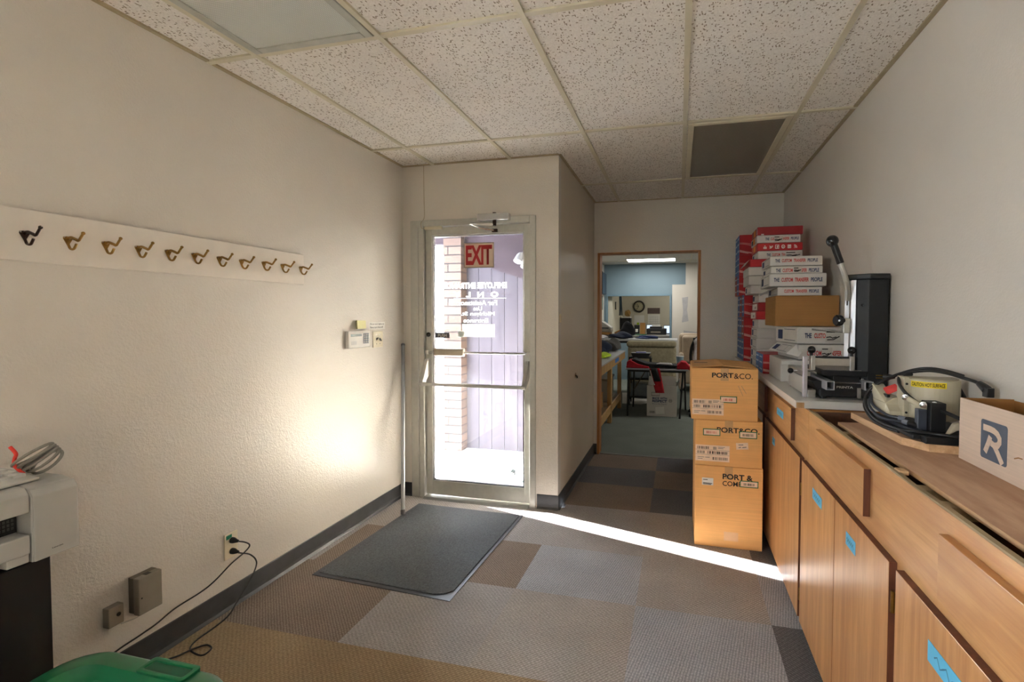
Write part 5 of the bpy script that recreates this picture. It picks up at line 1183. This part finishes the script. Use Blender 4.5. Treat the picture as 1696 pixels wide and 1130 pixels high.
# tan leather sofa and black office chair at right
t = thing('leather_sofa', 'tan leather sofa against the far pale wall', 'sofa', (.5, 9.9, 0))
build('back', MB().box(.0, 1.3, 10.0, 10.25, .20, 1.07), LEA, t, bevel=.07, seg=4); build('back_cushion', MB().box(.06, .58, 9.86, 10.0, .50, 1.03), LEA, t, bevel=.06, seg=4); build('back_cushion', MB().box(.60, 1.2, 9.86, 10.0, .50, 1.03), LEA, t, bevel=.06, seg=4)
build('seat', MB().box(.02, 1.25, 9.35, 9.95, .15, .48), LEA, t, bevel=.06, seg=4); build('arm', MB().box(.0, .10, 9.30, 10.0, .05, .70), LEA, t, bevel=.05, seg=4)
for x in (.06, 1.2): build('foot', MB().cyl((x, 9.6, 0), (x, 9.6, .16), .03, 10), BLACK, t)
t = thing('office_chair', 'black mesh office chair with a white cloth over its back', 'chair', (.36, 7.45, 0))
build('backrest', MB().tube(spline([(.20, 7.35, .62), (.17, 7.36, .80), (.19, 7.37, .98), (.26, 7.38, 1.09), (.40, 7.39, 1.13), (.52, 7.39, 1.08), (.56, 7.39, .90), (.55, 7.38, .64)], 4), .022, 8).box(.20, .54, 7.37, 7.39, .66, 1.09), BLACK, t)
rows = [[(.205+.05*j+.012*math.sin(k), 7.335-.012*math.sin(j*1.7+k*.6), 1.10-.06*k-.05*(j == 0)) for j in range(4)] for k in range(7)]
drape('white_cloth', (rows, 0), WHF, None, parent=t)
build('seat', MB().box(.16, .60, 7.05, 7.40, .50, .58), BLACK, t, bevel=.03, seg=3); build('pedestal', MB().cyl((.38, 7.22, .10), (.38, 7.22, .50), .03, 10), BLACK, t)
for k in range(5):
    a = k*2*PI/5; leg = build('leg', MB().tube([(.38, 7.22, .10), (.38+.26*math.cos(a), 7.22+.26*math.sin(a), .07)], [.022, .016], 8), BLACK, t); build('caster', MB().ball((.38+.26*math.cos(a), 7.22+.26*math.sin(a), .028), .028, 10), BLACKG, leg)
t = thing('blue_cup', 'pale blue container on the folding table right end', 'container', (0.02, 7.6, .676)); build('body', MB().lathe((.02, 7.62, .6765), (0, 0, 1), [(.04, 0), (.055, .11), (.056, .12)], 16), plain('pale_blue_plastic', (150, 176, 190), .4), t); build('rim', MB().lathe((.02, 7.62, .7965), (0, 0, 1), [(.058, 0), (.058, .008), (.05, .008)], 16), WHITE, t)
# pictures on the left wall of the back room
t = thing('wall_panel', 'dark blue hanging panel high on the back room left wall', 'panel', (-1.62, 10.45, 2.1)); build('board', MB().box(-1.62, -1.56, 10.25, 10.85, 1.88, 2.33), plain('dark_slate_panel', (44, 60, 76), .4), t); build('edge', MB().box(-1.62, -1.555, 10.245, 10.25, 1.87, 2.34), BLACK, t)
t = thing('framed_picture', 'small dark framed picture below the dark blue panel', 'picture', (-1.62, 10.45, 1.7)); build('frame', MB().box(-1.62, -1.60, 10.2, 10.6, 1.54, 1.84), BLACK, t); decal('print', (-1.5995, 10.23, 1.57), (0, 1, 0), V, .34, .24, fab('picture_print', (96, 120, 108)), t)
# inner office
t = thing('wall_clock', 'round dark-rimmed wall clock in the inner office', 'clock', (-1.02, 13.05, 1.66))
build('rim', MB().lathe((-1.02, 13.05, 1.66), (0, -1, 0), [(.155, 0), (.155, .02), (.145, .035), (.118, .035), (.115, .015)], 32), plain('dark_brown_rim', (44, 38, 32), .4), t)
build('face', MB().lathe((-1.02, 13.04, 1.66), (0, -1, 0), [(.117, 0), (.117, .008)], 32), plain('aged_clock_face', (190, 182, 150), .5), t)
for a, l in ((2.2, .075), (.9+PI, .095), (3.0, .06)): build('hand', MB().tube([(-1.02, 13.028, 1.66), (-1.02+l*math.cos(a), 13.028, 1.66+l*math.sin(a))], .005, 6), BLACK, t)
mb = MB()
for k in range(12): a = k*PI/6; mb.box(-1.02+.098*math.cos(a)-.005, -1.02+.098*math.cos(a)+.005, 13.030, 13.0325, 1.66+.098*math.sin(a)-.007, 1.66+.098*math.sin(a)+.007)
build('hour_marks', mb, BLKI, t)
t = thing('wall_calendar', 'wall calendar with a dark photo on top, right of the clock', 'calendar', (-.64, 13.05, 1.4))
decal('picture_sheet', (-.80, 13.049, 1.47), (1, 0, 0), V, .32, .15, fab('calendar_photo', (104, 88, 84)), t); s_ = decal('month_sheet', (-.785, 13.049, 1.20), (1, 0, 0), V, .305, .25, PAPER, t)
strokes('grid_lines', [[(.05, q), (.95, q)] for q in (.1, .28, .46, .64, .82)] + [[(q, .1), (q, .82)] for q in (.2, .35, .5, .65, .8)], (-.785, 13.0478, 1.20), (1, 0, 0), V, (.305, .25), .003, GRYI, s_, 0)
t = thing('notice_sheet', 'white printed sheet on the office wall under the clock', 'notice', (-1.01, 13.05, 1.32)); decal('sheet', (-1.14, 13.049, 1.19), (1, 0, 0), V, .26, .24, PAPER, t); decal('sticky', (-1.07, 13.048, 1.18), (1, 0, 0), V, .06, .06, NEON, t)
t = thing('black_shelf_unit', 'black shelf unit with boxes in the inner office corner', 'shelf', (-1.33, 12.6, 0))
build('unit', MB().box(-1.44, -1.17, 12.45, 12.8, .0, 1.36), BLACK, t, bevel=.004)
for z in (1.0, 1.12, 1.24): build('drawer', MB().box(-1.43, -1.18, 12.44, 12.45, z, z+.10), BLACKM, t)
build('top_sheet', MB().box(-1.42, -1.19, 12.46, 12.78, 1.36, 1.39), PAPER, t)
o = blob('paper_bag', (-1.27, 12.6, 1.39), (.07, .06, .12), fab('ochre_paper', (176, 140, 84)), None, 21); tag(o, 'crumpled ochre bag on top of the black shelf unit', 'bag')
t = thing('hanging_cables', 'dark hanging cables on the office left wall above the shelf unit', 'cable', (-1.44, 12.2, 1.7))
for k in range(4): build('strand', MB().tube(spline([(-1.445+.012*k, 12.3+.03*k, 1.90), (-1.43+.012*k, 12.28+.04*k, 1.65), (-1.44+.02*k, 12.3+.03*k, 1.42)], 4), .009, 6), fab('dark_teal_cord', (52, 72, 84)), t)
t = thing('small_frame', 'tiny dark framed picture on the office left wall', 'picture', (-1.45, 11.55, 1.66)); build('frame', MB().box(-1.45, -1.435, 11.50, 11.66, 1.56, 1.74), BLACK, t); decal('print', (-1.4345, 11.52, 1.58), (0, 1, 0), V, .12, .14, GREYD, t)
t = thing('office_counter', 'counter under the blue-framed window opening', 'counter', (-.85, 11.45, 0)); build('counter_top', MB().box(-1.44, -.1, 11.02, 11.90, .955, .985), plain('counter_grey', (150, 146, 138), .4), t); build('base', MB().box(-1.42, -.12, 11.04, 11.88, 0, .955), GREYD, t)
t = thing('office_printer', 'black office printer on the counter inside the window opening', 'printer', (-.49, 11.5, .985)); build('body', MB().box(-.705, -.272, 11.35, 11.75, .9855, 1.125), BLACKM, t, bevel=.012); build('lid', MB().box(-.645, -.369, 11.38, 11.70, 1.125, 1.172), BLACK, t, bevel=.01); build('paper_slot', MB().box(-.62, -.40, 11.344, 11.35, 1.03, 1.06), GREYD, t); build('paper', MB().box(-.60, -.42, 11.55, 11.70, 1.172, 1.205), PAPER, t)
def monitor(label, x0_, x1_, y, z0_, z1_, lit):
    t = thing('monitor', label, 'monitor', ((x0_+x1_)/2, y, .985)); build('screen_case', MB().box(x0_, x1_, y, y+.03, z0_, z1_), BLACK, t); decal('screen', (x0_+.008, y-.0005, z0_+.01), (1, 0, 0), V, x1_-x0_-.016, z1_-z0_-.02, lit, t); build('stand', MB().box((x0_+x1_)/2-.02, (x0_+x1_)/2+.02, y+.005, y+.028, .9855, z0_), BLACK, t); build('foot', MB().box((x0_+x1_)/2-.06, (x0_+x1_)/2+.06, y-.03, y+.06, .9855, .995), BLACK, t)
scr = m_emit('lit_screen', (214, 232, 255), .35)
monitor('lit monitor right of the black office printer', -.345, -.11, 11.80, 1.0, 1.190, scr); monitor('lit monitor behind the brown carton, left of the printer', -.74, -.50, 11.82, 1.03, 1.205, scr)
t = thing('tall_carton', 'tall narrow brown carton on the office counter', 'carton', (-.81, 11.5, .985)); build('body', MB().box(-.866, -.752, 11.45, 11.56, .9855, 1.256), KRAFTD, t); build('lid', MB().box(-.868, -.750, 11.448, 11.562, 1.256, 1.262), PAPER, t)
t = thing('coffee_maker', 'small black coffee maker left of the tall brown carton', 'appliance', (-.93, 11.5, .985)); build('body', MB().box(-1.0, -.885, 11.46, 11.60, .9855, 1.20), BLACK, t, bevel=.008); build('cup', MB().cyl((-.94, 11.44, 1.04), (-.94, 11.44, 1.11), .03, 12), PAPER, t); build('drip_tray', MB().box(-.99, -.90, 11.40, 11.46, .9855, 1.0), GREYP, t)
o = build('folder', MB().box(-1.085, -1.03, 11.45, 11.60, .9855, 1.15), plain('yellow_folder', (206, 160, 60), .6), None, (-1.06, 11.5, .9855)); tag(o, 'yellow ochre folder standing left of the coffee maker', 'folder')
o = build('folder', MB().box(-1.125, -1.09, 11.45, 11.60, .9855, 1.14), plain('dark_green_folder', (40, 70, 62), .6), None, (-1.11, 11.5, .9855)); tag(o, 'dark green folder standing beside the yellow one', 'folder')
o = build('cutting_mat', MB().box(-1.18, -.70, 11.05, 11.32, .9855, 1.0), plain('mat_green', (24, 92, 62), .6), None, (-.9, 11.2, .9855)); tag(o, 'green mat lying along the office counter edge', 'mat')
bpy.context.view_layer.update()
